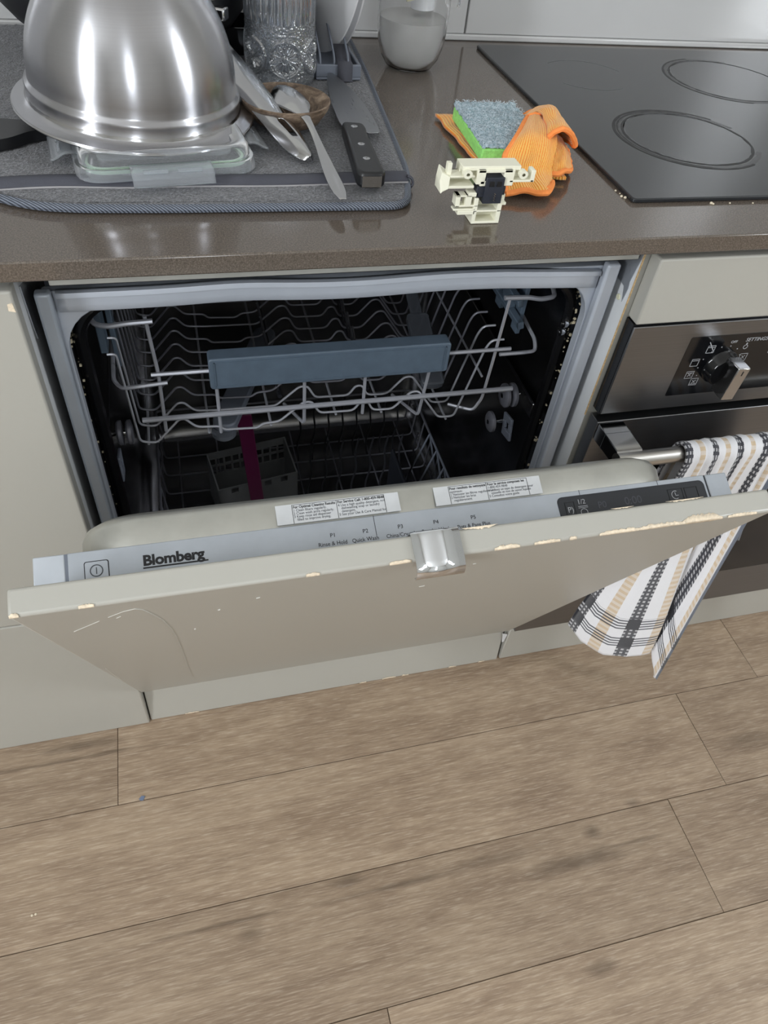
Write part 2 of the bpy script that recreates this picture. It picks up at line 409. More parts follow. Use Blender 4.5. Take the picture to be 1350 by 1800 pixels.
def holed_wall(name, axis, d0, d1, a0, a1, holes):
    b = MB(); holes = sorted(holes); cur = a0
    def bx(p, q, z0, z1):
        if axis == 'x': b.box(d0, d1, p, q, z0, z1)
        else: b.box(p, q, d0, d1, z0, z1)
    for h0, h1, z0, z1 in holes:
        bx(cur, h0, 0, 2.5); bx(h0, h1, 0, z0); bx(h0, h1, z1, 2.5); cur = h1
    bx(cur, a1, 0, 2.5); o = b.build(name, 'wall'); o['kind'] = 'structure'
holed_wall('wall_left', 'x', -1.98, -1.9, -3.3, .7, [(-1.76, -1.24, .9, 2.35)])
holed_wall('wall_front', 'y', -3.38, -3.3, -1.98, 2.68, [(-.29, .17, .9, 2.35)])
holed_wall('wall_right', 'x', 2.6, 2.68, -3.3, .7, [(-1.51, -.99, .9, 2.35)])
struct('ceiling', 'ceiling', -1.98, 2.68, -3.38, .7, 2.5, 2.56)
def window(name, axis, d, a0, a1, z0, z1):
    b = MB(); t = .04
    for p, q, r, s_ in ((a0, a0+t, z0, z1), (a1-t, a1, z0, z1), (a0+t, a1-t, z0, z0+t), (a0+t, a1-t, z1-t, z1)):
        if axis == 'x': b.box(d, d+.06, p, q, r, s_)
        else: b.box(p, q, d, d+.06, r, s_)
    o = b.build(name, 'frame'); o['kind'] = 'structure'
    g = MB()
    if axis == 'x': g.box(d+.025, d+.031, a0+t, a1-t, z0+t, z1-t)
    else: g.box(a0+t, a1-t, d+.025, d+.031, z0+t, z1-t)
    g.build('pane', 'window_glass', o)
window('window_1', 'x', -1.97, -1.76, -1.24, .9, 2.35)
window('window_2', 'y', -3.37, -.29, .17, .9, 2.35)
window('window_3', 'x', 2.61, -1.51, -.99, .9, 2.35)

# ================================================================== CABINETRY
ct = thing('countertop', (.3, .27, .75), 'grey brown speckled stone countertop over the dishwasher and oven', 'countertop')
box('slab', 'stone', ct, -1.2, 1.8, -.0302, YB-.0005, .7782, ZT, .0016)
box('support_strip', 'strip_grey', ct, .028, .596, .002, .018, .7555, .7780, .001)

lc = thing('base_cabinet', (-.3, .27, 0), 'greige lacquered cabinet with flat fronts, left of the dishwasher', 'cabinet')
box('side_panel', 'white_board', lc, -.018, .0005, -.0012, .56, 0, .7765)
d1 = box('door', 'cabinet', lc, -.6, .002, -.0218, -.0022, .3095, .7660, .0022, seg=3)
MB().prism([(-.0035, -.0224, .7545), (.0005, -.0224, .7555), (.0012, -.0224, .747), (-.004, -.0224, .7485)], (0, .0008, 0)).build('paint_chip', 'chip', d1)
box('lower_front', 'cabinet', lc, -.6, .002, -.0218, -.0022, .0005, .3075, .0022, seg=3)
fb = MB(); F = [(.0165, .748), (.044, .738), (.066, .716), (.060, .705), (.0238, .690), (.0205, .705)]
fb.prism([(.0008, y, z) for y, z in F], (.0012, 0, 0)).build('foil_tape', 'foil', lc)

oc = thing('oven_cabinet', (.9, .27, 0), 'greige front strip and white side panel of the cabinet around the oven', 'cabinet')
box('side_panel', 'white_board', oc, .5995, .6165, 0.0, .56, .002, .7765)
box('front_edge', 'edge_band', oc, .6006, .6166, -.0014, .0, .10, .7764)
box('bare_arris', 'chipboard', oc, .5993, .6008, -.0013, .0002, .55, .7764)
box('filler_front', 'cabinet', oc, .6054, 1.22, -.0218, -.0018, .6912, .7674, .0022, seg=3)
box('far_panel', 'white_board', oc, 1.202, 1.22, 0, .56, .002, .7765)
F = [(-.0005, .762), (.006, .728), (.0045, .720), (.0075, .7025), (.0135, .7185), (.050, .7225), (.055, .7600)]
MB().prism([(.5985, y, z) for y, z in F], (.0009, 0, 0)).build('foil_tape', 'foil', oc)
MB().lathe([(.0035, 0), (.003, .0012)], 12, (.5993, .0165, .7035), True, True, Matrix.Rotation(math.radians(-90), 3, 'Y')).build('screw_cap', 'cream', oc)

p = MB(); p.loft([[V((x, yb+dy, z)) for z, yb in ((0.0005, -.0176), (.0895, -.0065))] + [V((x, yb+.016, z)) for z, yb in ((.0895, -.0065), (.0005, -.0176))] for x, dy in ((.004, 0), (.596, 0))], True, True, True)
pb = p.build('plinth_board', 'cabinet', None, .0015)
tag(pb, 'chipped greige plinth board leaning back under the open dishwasher door', 'plinth', 'plinth boards')
for x, wd in ((.057, .022), (.345, .012), (.385, .024), (.42, .012), (.505, .014), (.560, .012)):
    q = MB(); n = 6
    q.loft([[V((x+wd*(j/n), -.0180, .0008)) for j in range(n+1)], [V((x+wd*(j/n), -.0182+.0001, .0035+.0025*random.random()*(0 < j < n))) for j in range(n+1)]], False).build('paint_chip', 'chip', pb, solid=.0004)
pr_ = box('plinth_board', 'cabinet', None, .6005, 1.25, -.0176, -.0016, .0005, .0925, .0018)
tag(pr_, 'plain greige plinth board standing under the oven', 'plinth', 'plinth boards')
MB().prism([(.5888, -.0172, .084), (.5985, -.0172, .079), (.5965, -.0172, .058), (.5935, -.0172, .056)], (0, .0012, 0)).build('sticker', 'white_board', pb)

# ================================================================== DISHWASHER
dwr = thing('dishwasher', (.3, .3, 0), 'built in dishwasher with dark tub and greige door tilted half open', 'dishwasher')
tb = MB(); k = 7
def rr3(x0, x1, z0, z1, r, y): return [V((x, y, z)) for x, z in rrect(x0, x1, z0, z1, r, k)]
tb.loft([rr3(.022, .578, .112, .718, .05, .036), rr3(.018, .582, .108, .722, .05, .05), rr3(.022, .578, .112, .722, .045, .10), rr3(.024, .576, .116, .722, .045, .43),
         rr3(.026, .574, .120, .720, .045, .465), rr3(.035, .565, .131, .711, .045, .492), rr3(.050, .550, .147, .695, .045, .509), rr3(.072, .528, .170, .673, .04, .5155), rr3(.11, .49, .21, .635, .03, .516)], True, False, True).build('tub', 'tub', dwr, solid=.001)
fr = MB(); o1, o2 = rr3(.014, .588, .10, .7375, .004, .024), rr3(.014, .588, .10, .7375, .004, .034)
i1, i2 = rr3(.026, .571, .118, .7195, .048, .0255), rr3(.026, .571, .118, .7195, .048, .037)
fr.loft([i2, i1, o1, o2, i2]); fr.build('front_frame', 'flange', dwr, .001)
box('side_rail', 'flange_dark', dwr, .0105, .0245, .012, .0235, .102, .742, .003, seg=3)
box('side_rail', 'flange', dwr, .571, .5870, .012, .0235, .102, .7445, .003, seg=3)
st = MB()
def strip(u, v):
    x = .0275+u*.541; bulge = .0022*math.exp(-((x-.19)/.05)**2)-.0015*math.exp(-((x-.30)/.07)**2)+.0016*math.exp(-((x-.40)/.06)**2)
    prof = [(.0245, 0.0005), (.0175, .0), (.0165, -.004), (.0195, -.0055), (.0195, -.019), (.0215, -.0205)]
    i = v*(len(prof)-1); a = int(min(i, len(prof)-2)); t = i-a
    y = prof[a][0]*(1-t)+prof[a+1][0]*t; dz = prof[a][1]*(1-t)+prof[a+1][1]*t
    return V((x, y, .7385+bulge+dz-.004*max(0, (x-.46)/.1)))
st.grid(strip, 60, 10); st.build('top_trim', 'flange', dwr, solid=.0008, ang=60)
box('gap_slab', 'rack_dark', dwr, .02, .58, .026, .5, .7415, .7500)  # dark slab filling the gap between support strip and frame
gk = [V((x, .050, z)) for x, z in rrect(.034, .566, .124, .7115, .045, 8)]
MB().tube(gk, .0065, 8, True).build('door_gasket', 'rubber', dwr)
gk = [V((x, .062, z)) for x, z in rrect(.027, .573, .117, .718, .045, 8)]
MB().tube(gk, .004, 6, True).build('door_gasket', 'rubber', dwr)
lt = thing_l = MB(); lt.prism([V((.292, .047, .722)), V((.321, .047, .722)), V((.3215, .047, .7085)), V((.317, .047, .703)), V((.297, .047, .703)), V((.2925, .047, .7085))], (0, .012, 0))
lo_ = lt.build('latch', 'grey_plastic', dwr, .0012)
MB().prism([V((.301, .0462, .7095)), V((.307, .0462, .7125)), V((.313, .0462, .7095)), V((.313, .0462, .7085)), V((.301, .0462, .7085))], (0, .0009, 0)).build('catch', 'black', lo_)
def roller(x, y, z, r, s_, n=1, n_side=1):
    RY = Matrix.Rotation(math.radians(90), 3, 'Y')
    for i in range(n):
        MB().lathe([(.0, 0), (r*.5, .0), (r*.85, .0008), (r, .003), (r, .0065), (r*.6, .008), (0, .008)], 20, (x+s_*i*.011, y, z), R=RY).build('rack_roller', 'wire_low', dwr)
    MB().lathe([(.0, 0), (.0035, .0), (.0035, .026), (0, .026)], 10, (x-(.026 if n_side < 0 else 0), y, z), R=RY).build('roller_axle', 'steel_polished', dwr)
roller(.5385, .104, .503, .0165, 1, 2); roller(.5315, .112, .4505, .0150, 1)
for sx_, xx in ((1, .556), (-1, .0355)):
    bb = MB(); R = Matrix.Translation((xx, .098, .452)) @ Matrix.Rotation(math.radians(-12), 4, 'X')
    for a in ((-.002, .002, -.0135, .0135, -.018, -.006), (-.002, .002, -.0135, -.005, -.006, .006), (-.002, .002, .005, .0135, -.006, .006), (-.002, .002, -.0135, .0135, .006, .016)): bb.box(*a, R=R)
    bb.build('rail_stop', 'grey_plastic', dwr, .001)
roller(.0500, .098, .503, .0150, -1, 2, -1)
for xx in (.0285, .5685):
    box('rack_rail', 'tub', dwr, xx, xx+.004, .07, .48, .488, .512, .002)
for yy, zz in ((.043, .655), (.045, .643)):
    MB().lathe([(0, 0), (.0045, .0006), (.0055, .003), (.0055, .006)], 10, (.5645, yy, zz), R=Matrix.Rotation(math.radians(-90), 3, 'Y')).build('screw', 'steel_polished', dwr)
sb = MB()
for i in range(150):
    side = random.random() < .78; y = random.uniform(.041, .062); z = .705-random.random()**1.6*.33
    x = (.572 if side else .0275)+random.uniform(-.004, .002); r = random.uniform(.0004, .0012)
    sb.box(x-r, x+r, y-r, y+r, z-r, z+r*random.uniform(.6, 2), None)
tag(sb.build('food_residue', 'dust', dwr), kind='stuff')

TH, YH, ZH, HD = .4306, -.0197, .0948, .6535
s_, c_ = math.sin(TH), math.cos(TH)
DX = Matrix(((1, 0, 0, 0), (0, c_, -s_, YH), (0, s_, c_, ZH), (0, 0, 0, 1)))      # door frame: x, t (inwards), h (up the door)
door = box('door', 'cabinet', dwr, .002, .598, 0, .02, 0, HD, .0026, X=DX, seg=3)
ln = MB(DX); HL = .612
def lring(x0, x1, h1, r, t): return [V((x, t, h)) for x, h in rrect(x0, x1, .02, h1, r, 8)]
ln.loft([lring(.036, .552, HL-.003, .045, .05), lring(.036, .552, HL-.001, .046, .068), lring(.0385, .5495, HL-.004, .045, .075), lring(.045, .543, HL-.011, .04, .0795), lring(.08, .51, HL-.05, .03, .081)], True, True, True)
ln.build('inner_liner', 'liner', door, ang=50)
HC = .6102
cp = box('control_strip', 'strip', door, .0325, .575, .0205, .0515, .5, HC, .0008, X=DX)
box('strip_end_cap', 'strip_end', door, .0085, .0305, .0205, .0515, .5, HC-.0002, .001, X=DX)
box('strip_end_cap', 'strip', door, .5765, .5985, .0205, .0515, .5, HC-.0002, .001, X=DX)
box('strip_joint', 'grey_plastic', door, .0304, .0326, .0205, .0512, .5, HC-.0006, X=DX)
box('strip_joint', 'rack_dark', door, .5749, .5766, .0205, .0512, .5, HC-.0006, X=DX)
for xx in (.2658, .45, .5268): box('strip_seam', 'ink_grey', door, xx, xx+.0005, .0346 if xx < .3 else .046, .0515, HC-.001, HC+.00012, X=DX)
DT = DX @ Matrix.Translation((0, 0, HC+.0001))       # flat print on the strip: x right, y towards the tub
def dtext(s, x, t, size, m='ink', **k_): return text(s, size, m, door, DT @ Matrix.Translation((x, t, 0)), **k_)
pbn = MB(DX); pbn.prism([V((x, t, HC-.001)) for x, t in rrect(.0436, .0612, .027, .0432, .0018, 4)], (0, 0, .0012)); pbn.build('button_gap', 'ink', door)
pbn = MB(DX); pbn.prism([V((x, t, HC-.001)) for x, t in rrect(.0443, .0605, .0275, .0425, .0014, 4)], (0, 0, .0016)); pbn.build('power_button', 'strip', door)
def ring(bm, c, r, wd, z0, z1, n=28):
    bm.loft([[V((c[0]+rr*math.cos(2*math.pi*j/n), c[1]+rr*math.sin(2*math.pi*j/n), z)) for j in range(n)] for rr, z in ((r-wd, z0), (r-wd, z1), (r, z1), (r, z0))])
rb = MB(DX); ring(rb, (.0523, .0355), .0047, .0007, HC+.0005, HC+.0009); rb.box(.0520, .0526, .0330, .0380, HC+.0005, HC+.0009); rb.build('power_symbol', 'ink_grey', door)
dtext('Blomberg', .0852, .0347, .0112, bold=.00042, sx=1.06, space=.97)
box('lettering_rule', 'ink', door, .0852, .1330, .0322, .0333, HC, HC+.0003, X=DX)
for s1, s2, x in (('P1', 'Rinse & Hold', .2308), ('P2', 'Quick Wash', .2575), ('P3', 'China/Crystal', .2868), ('P4', 'Regular Wash', .3172), ('P5', 'Pots & Pans Plus', .350)):
    dtext(s1, x, .0380, .0047, align='CENTER'); dtext(s2, x-.001, .0312, .0047, align='CENTER', sx=.93)
ds = MB(DX); ds.prism([V((x, t, HC-.001)) for x, t in rrect(.4275, .5725, .015, .0470, .005, 6)], (0, 0, .0016)); ds.build('display_window', 'rack_dark', door, .0004)
DT = DX @ Matrix.Translation((0, 0, HC+.00065))
for x0, x1 in ((.4335, .4425), (.5340, .5490), (.5510, .5640)):
    kb = MB(DX)
    for a in ((x0, x0+.0005, .015, .0418), (x1-.0005, x1, .015, .0418), (x0, x1, .0413, .0418)): kb.box(*a, HC+.0004, HC+.0009)
    kb.build('key_outline', 'ink', door)
dtext('P)', .4352, .0325, .0070, 'ink_pale'); dtext('1/2', .4455, .0388, .0062, 'ink_pale')
tr = MB(DX); ring(tr, (.4500, .0312), .0034, .0005, HC+.0006, HC+.0008, 16); tr.box(.4455, .4545, .0365, .0370, HC+.0006, HC+.0008); tr.box(.4455, .4545, .0352, .0356, HC+.0006, HC+.0008); tr.build('tray_symbol', 'ink_pale', door)
dtext('P0', .464, .0330, .0085, 'ink_faint'); dtext('0:00', .490, .0330, .0100, 'ink_faint')
ck = MB(DX); n = 22
ck.loft([[V((.5410+r*math.cos(math.radians(60+240*j/n)), .0360+r*math.sin(math.radians(60+240*j/n)), HC+.0008)) for j in range(n+1)] for r in (.0034, .0040)], False)
ck.box(.5408, .5413, .0355, .0385, HC+.0006, HC+.0008); ck.box(.5413, .5440, .0352, .0357, HC+.0006, HC+.0008); ck.build('delay_symbol', 'ink_pale', door)
def label(x0, x1, tx, left, right):
    hb = HL-.0006
    lab = MB(DX); lab.prism([V((x, t, hb)) for x, t in ((x0-.013, .0523), (x1+.012, .0523), (x1+.012, .0685), (x0-.013, .0685))], (0, 0, .0009)); lab.build('instruction_label', 'paper', door)
    fr_ = MB(DX); xm = (x0+x1)/2-.002
    for a in ((x0, x1, .0675, .0678), (x0, x0+.0003, .0523, .0678), (x1-.0003, x1, .0523, .0678), (xm, xm+.0003, .0523, .0678)): fr_.box(*a, hb+.0009, hb+.0011)
    fr_.build('label_border', 'ink', door)
    X = DX @ Matrix.Translation((0, 0, hb+.00095))
    for xx, (head, body) in ((x0+.0008, left), (xm+.0010, right)):
        text(head, .0031, 'ink', door, X @ Matrix.Translation((xx, .0648, 0)), bold=.00006, sx=.93)
        text(body, .0030, 'ink_grey', door, X @ Matrix.Translation((xx, .0620, 0)), sx=.93, line=.86)
label(.2015, .2775, 0, ('For Optimal Cleaning Results', '1 Clean filters regularly.\n2 Clean wash arms regularly.\n3 Keep rinse aid dispenser\n   filled to improve drying.'),
      ('For Service Call: 1-800-459-9848', '4 Use a high quality detergent, not\n   dishwashing soap or laundry\n   detergent.\n5 See your Use & Care Manual for'))
label(.3330, .4040, 0, ('Pour resultats de nettoyage', 'optimaux:\n1 Nettoyer les filtres regulierement\n2 Nettoyer les bras\n   regulierement'),
      ('Pour le service composez les', '1-800-459-9848\n4 Utilisez un type de detergent pour\n   vaisselle et non de savon liquide\n5 Consultez votre guide'))
# chrome finger pull over the top edge
prof = [(.0218, HD-.012), (.0218, HD+.0016), (.018, HD+.0022), (-.004, HD+.0022), (-.0085, HD+.0008), (-.0115, HD-.0028), (-.0125, HD-.0075), (-.011, HD-.0105)]
prof = [(p.x, p.y) for p in fillet([V((a, b, 0)) for a, b in prof], .003, 3)]
hp = MB(DX); hp.loft([[V((x, t, h)) for t, h in prof] for x in (.2812, .3192)], False); hp.build('finger_pull', 'chrome', door, solid=.0012, ang=50)
# chipped paint along the top edges, scratches on the front
def chip(x0, x1, wt, wf, n=26, back=False, rag=.7):
    b = MB(DX); R = [[], [], []]
    for j in range(n+1):
        x = x0+(x1-x0)*j/n; e = min(1, 4*min(j, n-j)/n); q = lambda: (1-rag*random.random())*e
        if back: a = (.0192, HD+.0003), (.0203, HD-.0004), (.0206, HD-.002); a = ((.0200-wt*q(), HD+.0003), (.0200, HD+.0002), (.0204, HD-.001))
        else: a = ((.0012+wt*q(), HD+.00035), (.0006, HD-.0003), (-.00035, HD-.0010-wf*q()))
        for r, (t, h) in zip(R, a): r.append(V((x, t, h)))
    b.loft(R, False); return b.build('paint_chip', 'chip', door, solid=.0002)
chip(.345, .366, .0022, .0010); chip(.378, .40, .0012, .0010); chip(.408, .414, .0014, .001, 8)
chip(.434, .470, .0020, .0012); chip(.468, .512, .0026, .0014); chip(.508, .547, .0052, .0026, rag=.35); chip(.552, .58, .0012, .0006)
chip(.046, .056, .0012, .0006, 10); chip(.20, .21, .001, .001, 6); chip(.262, .279, .0012, .001, 8)
chip(.322, .352, .0030, .001, back=True); chip(.50, .535, .0016, .001, back=True); chip(.45, .47, .001, .001, back=True); chip(.003, .009, .0016, .001, 8)
for pts, r in (([(.0787, .6257), (.083, .620), (.0879, .5944), (.0917, .5706), (.0945, .52), (.0945, .4696), (.0915, .35), (.0877, .2392), (.0855, .10)], .0005),
               ([(.0787, .6257), (.070, .622), (.0575, .6087)], .0003), ([(.050, .600), (.0265, .5724)], .00035), ([(.0085, .33), (.006, .24), (.0045, .17)], .0006), ([(.062, .601), (.066, .606)], .0003),
               ([(.165, .60), (.168, .602)], .0005), ([(.135, .575), (.137, .576)], .0006), ([(.112, .50), (.1135, .502)], .0007), ([(.34, .612), (.3425, .613)], .0005), ([(.31, .545), (.315, .546)], .0004)):
    MB(DX).tube([V((x, -.0001, h)) for x, h in pts], r, 4, sq=.3).build('scratch', 'scratch', door)

# ---------------------------------------------------------------- upper rack
ur = thing('upper_rack', (.3, .27, .49), 'grey wire upper dish rack with slate blue front handle bar', 'dish rack')
YF = .08; RW = .0016
def wire(pts, r=RW, m='wire', name='wire', par=None, n=6, fr_=.006): return MB().tube(fillet(pts, fr_, 3), r, n).build(name, m, par or ur)
zz = [(.051, .628), (.060, .628), (.066, .502), (.085, .498), (.114, .531), (.121, .531), (.133, .517), (.160, .515), (.165, .509), (.205, .507), (.212, .513), (.232, .514), (.262, .541), (.272, .541), (.282, .522), (.325, .521), (.334, .535), (.342, .535),
      (.350, .519), (.376, .518), (.398, .543), (.408, .543), (.440, .497), (.462, .496), (.486, .60), (.492, .612), (.508, .612)]
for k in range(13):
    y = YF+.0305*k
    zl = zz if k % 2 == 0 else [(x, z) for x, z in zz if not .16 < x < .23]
    wire([(x, y, z) for x, z in zl], RW*.9, 'wire' if k < 2 else 'wire_low')  # wires behind the front pair darkened: shade inside the tub put into colour
wire([(.0735, YF-.004, .5375), (.5345, YF-.004, .5375)], .0033, name='front_bar', n=8)
wire([(.092, YF-.004, .6005), (.160, YF-.004, .6005)], .0024, name='front_bar'); wire([(.43, YF-.004, .6005), (.518, YF-.004, .6005)], .0024, name='front_bar')
for pts in ([(.0955, YF, .672), (.0995, YF, .60), (.0975, YF, .515)], [(.503, YF, .672), (.500, YF, .58), (.497, YF, .522), (.488, YF, .503), (.46, YF+.02, .50)],
            [(.161, YF, .575), (.161, YF, .505)], [(.263, YF, .577), (.263, YF, .507), (.245, YF+.05, .50)], [(.337, YF, .575), (.337, YF, .515)], [(.418, YF, .575), (.412, YF, .503), (.39, YF+.05, .50)]):
    wire(pts, .0021, name='post')
wire([(.103, YF-.004, .668), (.075, YF-.004, .667), (.06, YF-.003, .664), (.045, YF+.002, .664), (.038, YF+.02, .668), (.038, .47, .668)], .0029, name='side_wire', n=8)
wire([(.494, YF-.004, .672), (.525, YF-.004, .671), (.540, YF-.003, .667), (.560, YF, .667), (.566, YF+.02, .668), (.566, .47, .668)], .0029, name='side_wire', n=8)
wire([(.108, YF-.004, .5885), (.075, YF-.004, .586), (.058, YF, .582), (.05, YF+.012, .585), (.05, .2, .60), (.045, .47, .60)], .0024, name='side_wire')
wire([(.505, YF-.004, .593), (.535, YF-.004, .593), (.555, YF, .591), (.557, YF+.012, .600), (.555, .2, .615), (.555, .47, .61)], .0024, name='side_wire')
for x, z in ((.075, .499), (.147, .508), (.222, .511), (.303, .519), (.362, .516), (.452, .494), (.49, .56)):
    wire([(x, YF, z-.002), (x, .47, z-.002)], RW, name='base_wire')
for x in (.24, .355):
    b = MB(); b.tube([(x, .13, .512), (x, .45, .512)], .003, 6)
    for i in range(10): b.tube([(x, .14+i*.033, .512), (x-.012, .15+i*.033, .575)], .0016, 5)
    b.build('tine_row', 'wire_dark', ur)
hb = MB(); hb.prism([V((x, YF-.012, z)) for x, z in rrect(.154, .436, .5795, .6205, .004, 4)], (0, .02, 0)); h_ = hb.build('rack_handle', 'rack_plastic', ur, .0015)
for a in ((.160, .430, .6155, .6165), (.160, .430, .5835, .5845), (.160, .161, .5835, .6165), (.429, .430, .5835, .6165)): box('handle_rib', 'rack_plastic', h_, a[0], a[1], YF-.0128, YF-.0118, a[2], a[3])
# plastic cup shelf on the right, guide bars on the left
cs = MB()
for i in range(5): cs.box(.0, .008, -.085+i*.042, -.060+i*.042, -.035, .028, R=Matrix.Translation((.528, .22, .645)) @ Matrix.Rotation(math.radians(-14), 4, 'Y'))
for z in (-.036, -.004, .024): cs.box(-.002, .006, -.12, .2, z, z+.010, R=Matrix.Translation((.528, .22, .645)) @ Matrix.Rotation(math.radians(-14), 4, 'Y'))
cs.build('cup_shelf', 'rack_plastic', ur, .001)
for y in (.12, .18): box('shelf_hook', 'rack_plastic', ur, .543, .549, y, y+.018, .59, .705, .001)
box('guide_bar', 'rack_plastic', ur, .042, .050, .105, .128, .612, .712, .001); box('guide_bar', 'rack_plastic', ur, .052, .058, .13, .148, .575, .655, .001)
sa = MB(); R = Matrix.Translation((.175, .15, .468)) @ Matrix.Rotation(math.radians(-22), 4, 'Z')
sa.prism([R @ V((x, y, 0)) for x, y in rrect(-.016, .016, -.03, .20, .014, 4)], (0, 0, .012)); sa.build('spray_arm', 'grey_plastic', ur, .002)
MB().lathe([(0, 0), (.010, 0), (.016, .006), (.016, .012), (0, .012)], 20, R @ V((0, -.024, -.013))).build('spray_cap', 'clear_grip', ur)
# lying in the upper rack
cu = thing('kitchen_tool', (.44, .21, .50), 'clear plastic utensil with pink end lying in the upper rack', 'utensil')
RT = Matrix.Translation((.448, .16, .512)) @ Matrix.Rotation(math.radians(-2), 4, 'Z') @ Matrix.Rotation(math.radians(18), 4, 'X')
b = MB(); b.prism([RT @ V((x, y, 0)) for x, y in rrect(-.016, .016, -.03, .09, .006, 4)], RT.to_3x3() @ V((0, 0, .012))); b.build('grip', 'clear_grip', cu, .002)
b = MB(); b.prism([RT @ V((x, y, .002)) for x, y in rrect(-.008, .008, .09, .22, .004, 4)], RT.to_3x3() @ V((0, 0, .008))); b.build('shaft', 'clear_grip', cu, .001)
b = MB(); b.prism([RT @ V((x, y, .001)) for x, y in rrect(-.012, .012, .22, .27, .006, 4)], RT.to_3x3() @ V((0, 0, .012))); b.build('tip', 'pink', cu, .002)

# ---------------------------------------------------------------- lower rack, basket
lr = thing('lower_rack', (.3, .27, .15), 'dark lower wire rack with wavy plate tines inside the tub', 'dish rack')
def lw(pts, r=.0018, m='wire_low', name='wire', f_=.008): return wire(pts, r, m, name, lr, 6, f_)
for z in (.165, .235): lw([(.06, .09, z), (.54, .09, z), (.54, .46, z), (.06, .46, z), (.06, .09, z)], .0022, name='side_wire')
for i in range(9): lw([(.06, .09+.046*i, .235), (.066, .09+.046*i, .163), (.534, .09+.046*i, .163), (.54, .09+.046*i, .235)], .0015)
for i in range(7): lw([(.09+.07*i, .09, .161), (.09+.07*i, .46, .161)], .0015, name='base_wire')
for yrow in (.26, .37):
    for i in range(8):
        x = .305+.026*i
        lw([(x, yrow, .163), (x-.004, yrow+.004, .195), (x+.006, yrow+.01, .225), (x+.002, yrow+.014, .262), (x+.008, yrow+.018, .29)], .0017, 'wire_dark', 'tine', .012)
for i in range(5):
    y = .10+.042*i
    lw([(.475, y, .163), (.515, y+.004, .29), (.545, y, .163)], .0017, 'grey_plastic', 'tine', .003)
lw([(.515, .10, .29), (.515, .27, .29)], .0018, 'grey_plastic', 'tine_rail')
b = MB(); b.box(.44, .447, .14, .25, .165, .285); b.build('side_flap', 'rack_dark', lr, .003)

cb_ = thing('cutlery_basket', (.212, .285, .165), 'grey slotted cutlery basket standing in the lower rack', 'basket')
RB = Matrix.Translation((.212, .283, .166)) @ Matrix.Rotation(math.radians(10), 4, 'Z')
def bb_(name, *a, m='basket'): return MB().box(*a, R=RB).build(name, m, cb_, .001)
W2, D2, HB = .068, .034, .098
bb_('basket_base', -W2, W2, -D2, D2, 0, .003)
fw = MB()
cols = [-W2, -.046, -.034, -.018, -.006, .010, .022, .038, .050, W2]
for y0 in (-D2, D2-.0025):
    if y0 < 0:
        fw.box(-W2, W2, y0, y0+.0025, .003, .062, R=RB); fw.box(-W2, W2, y0, y0+.0025, .074, HB-.022, R=RB)
        for a, b_ in zip(cols[::2], cols[1::2]): fw.box(a, b_, y0, y0+.0025, .062, .074, R=RB)
    else:
        fw.box(-W2, W2, y0, y0+.0025, .003, .05, R=RB); fw.box(-W2, W2, y0, y0+.0025, HB-.014, HB, R=RB)
        for i in range(11): fw.box(-W2+i*.0134, -W2+i*.0134+.003, y0, y0+.0025, .05, HB-.014, R=RB)
        fw.box(-W2, W2, y0, y0+.0025, .066, .070, R=RB)
fw.build('slotted_wall', 'basket', cb_)
for x0 in (-W2, W2-.0025):
    MB().prism([RB @ V((x0, y, z)) for y, z in ((-D2, .003), (D2, .003), (D2, HB), (-D2, HB-.022))], RB.to_3x3() @ V((.0025, 0, 0))).build('end_wall', 'basket', cb_)
b = MB(); RP = Matrix.Translation((.2155, .205, .168)) @ Matrix.Rotation(math.radians(-4), 4, 'Y') @ Matrix.Rotation(math.radians(4), 4, 'X')
b.prism([RP @ V((x, -.003, z)) for x, z in rrect(-.0105, .0105, 0, .275, .004, 3)], RP.to_3x3() @ V((0, .006, 0)))
tag(b.build('spatula', 'plum', None, .001), 'dark plum flat handled utensil standing upright before the grey cutlery basket', 'utensil')

# ================================================================== OVEN
ov = thing('oven', (.9, .25, .1), 'built in stainless steel oven with black control window and bar handle', 'oven')
box('oven_body', 'black', ov, .6175, 1.2, -.003, .5, .0945, .690)
box('fascia_backing', 'black_gloss', ov, .6046, 1.20, -.0190, -.0035, .5655, .6905)
box('control_fascia', 'steel', ov, .6048, 1.20, -.0222, -.0192, .5675, .6885, .0008)
gw = MB(); gw.prism([V((x, -.0226, z)) for x, z in rrect(.6845, 1.12, .5870, .6705, .002, 3)], (0, .0008, 0)); gw.build('control_window', 'black_gloss', ov, .0003)
RF = Matrix(((1, 0, 0, 0), (0, 0, -1, -.0227), (0, 1, 0, 0), (0, 0, 0, 1)))     # print on the fascia
def otext(s, x, z, size, **k_): return text(s, size, 'ink_pale', ov, RF @ Matrix.Translation((x, z, 0)), **k_)
otext('SETTINGS', .7600, .6595, .0068, shear=.1); otext('OFF', .7405, .6585, .0050); otext('OVEN', .800, .640, .006)
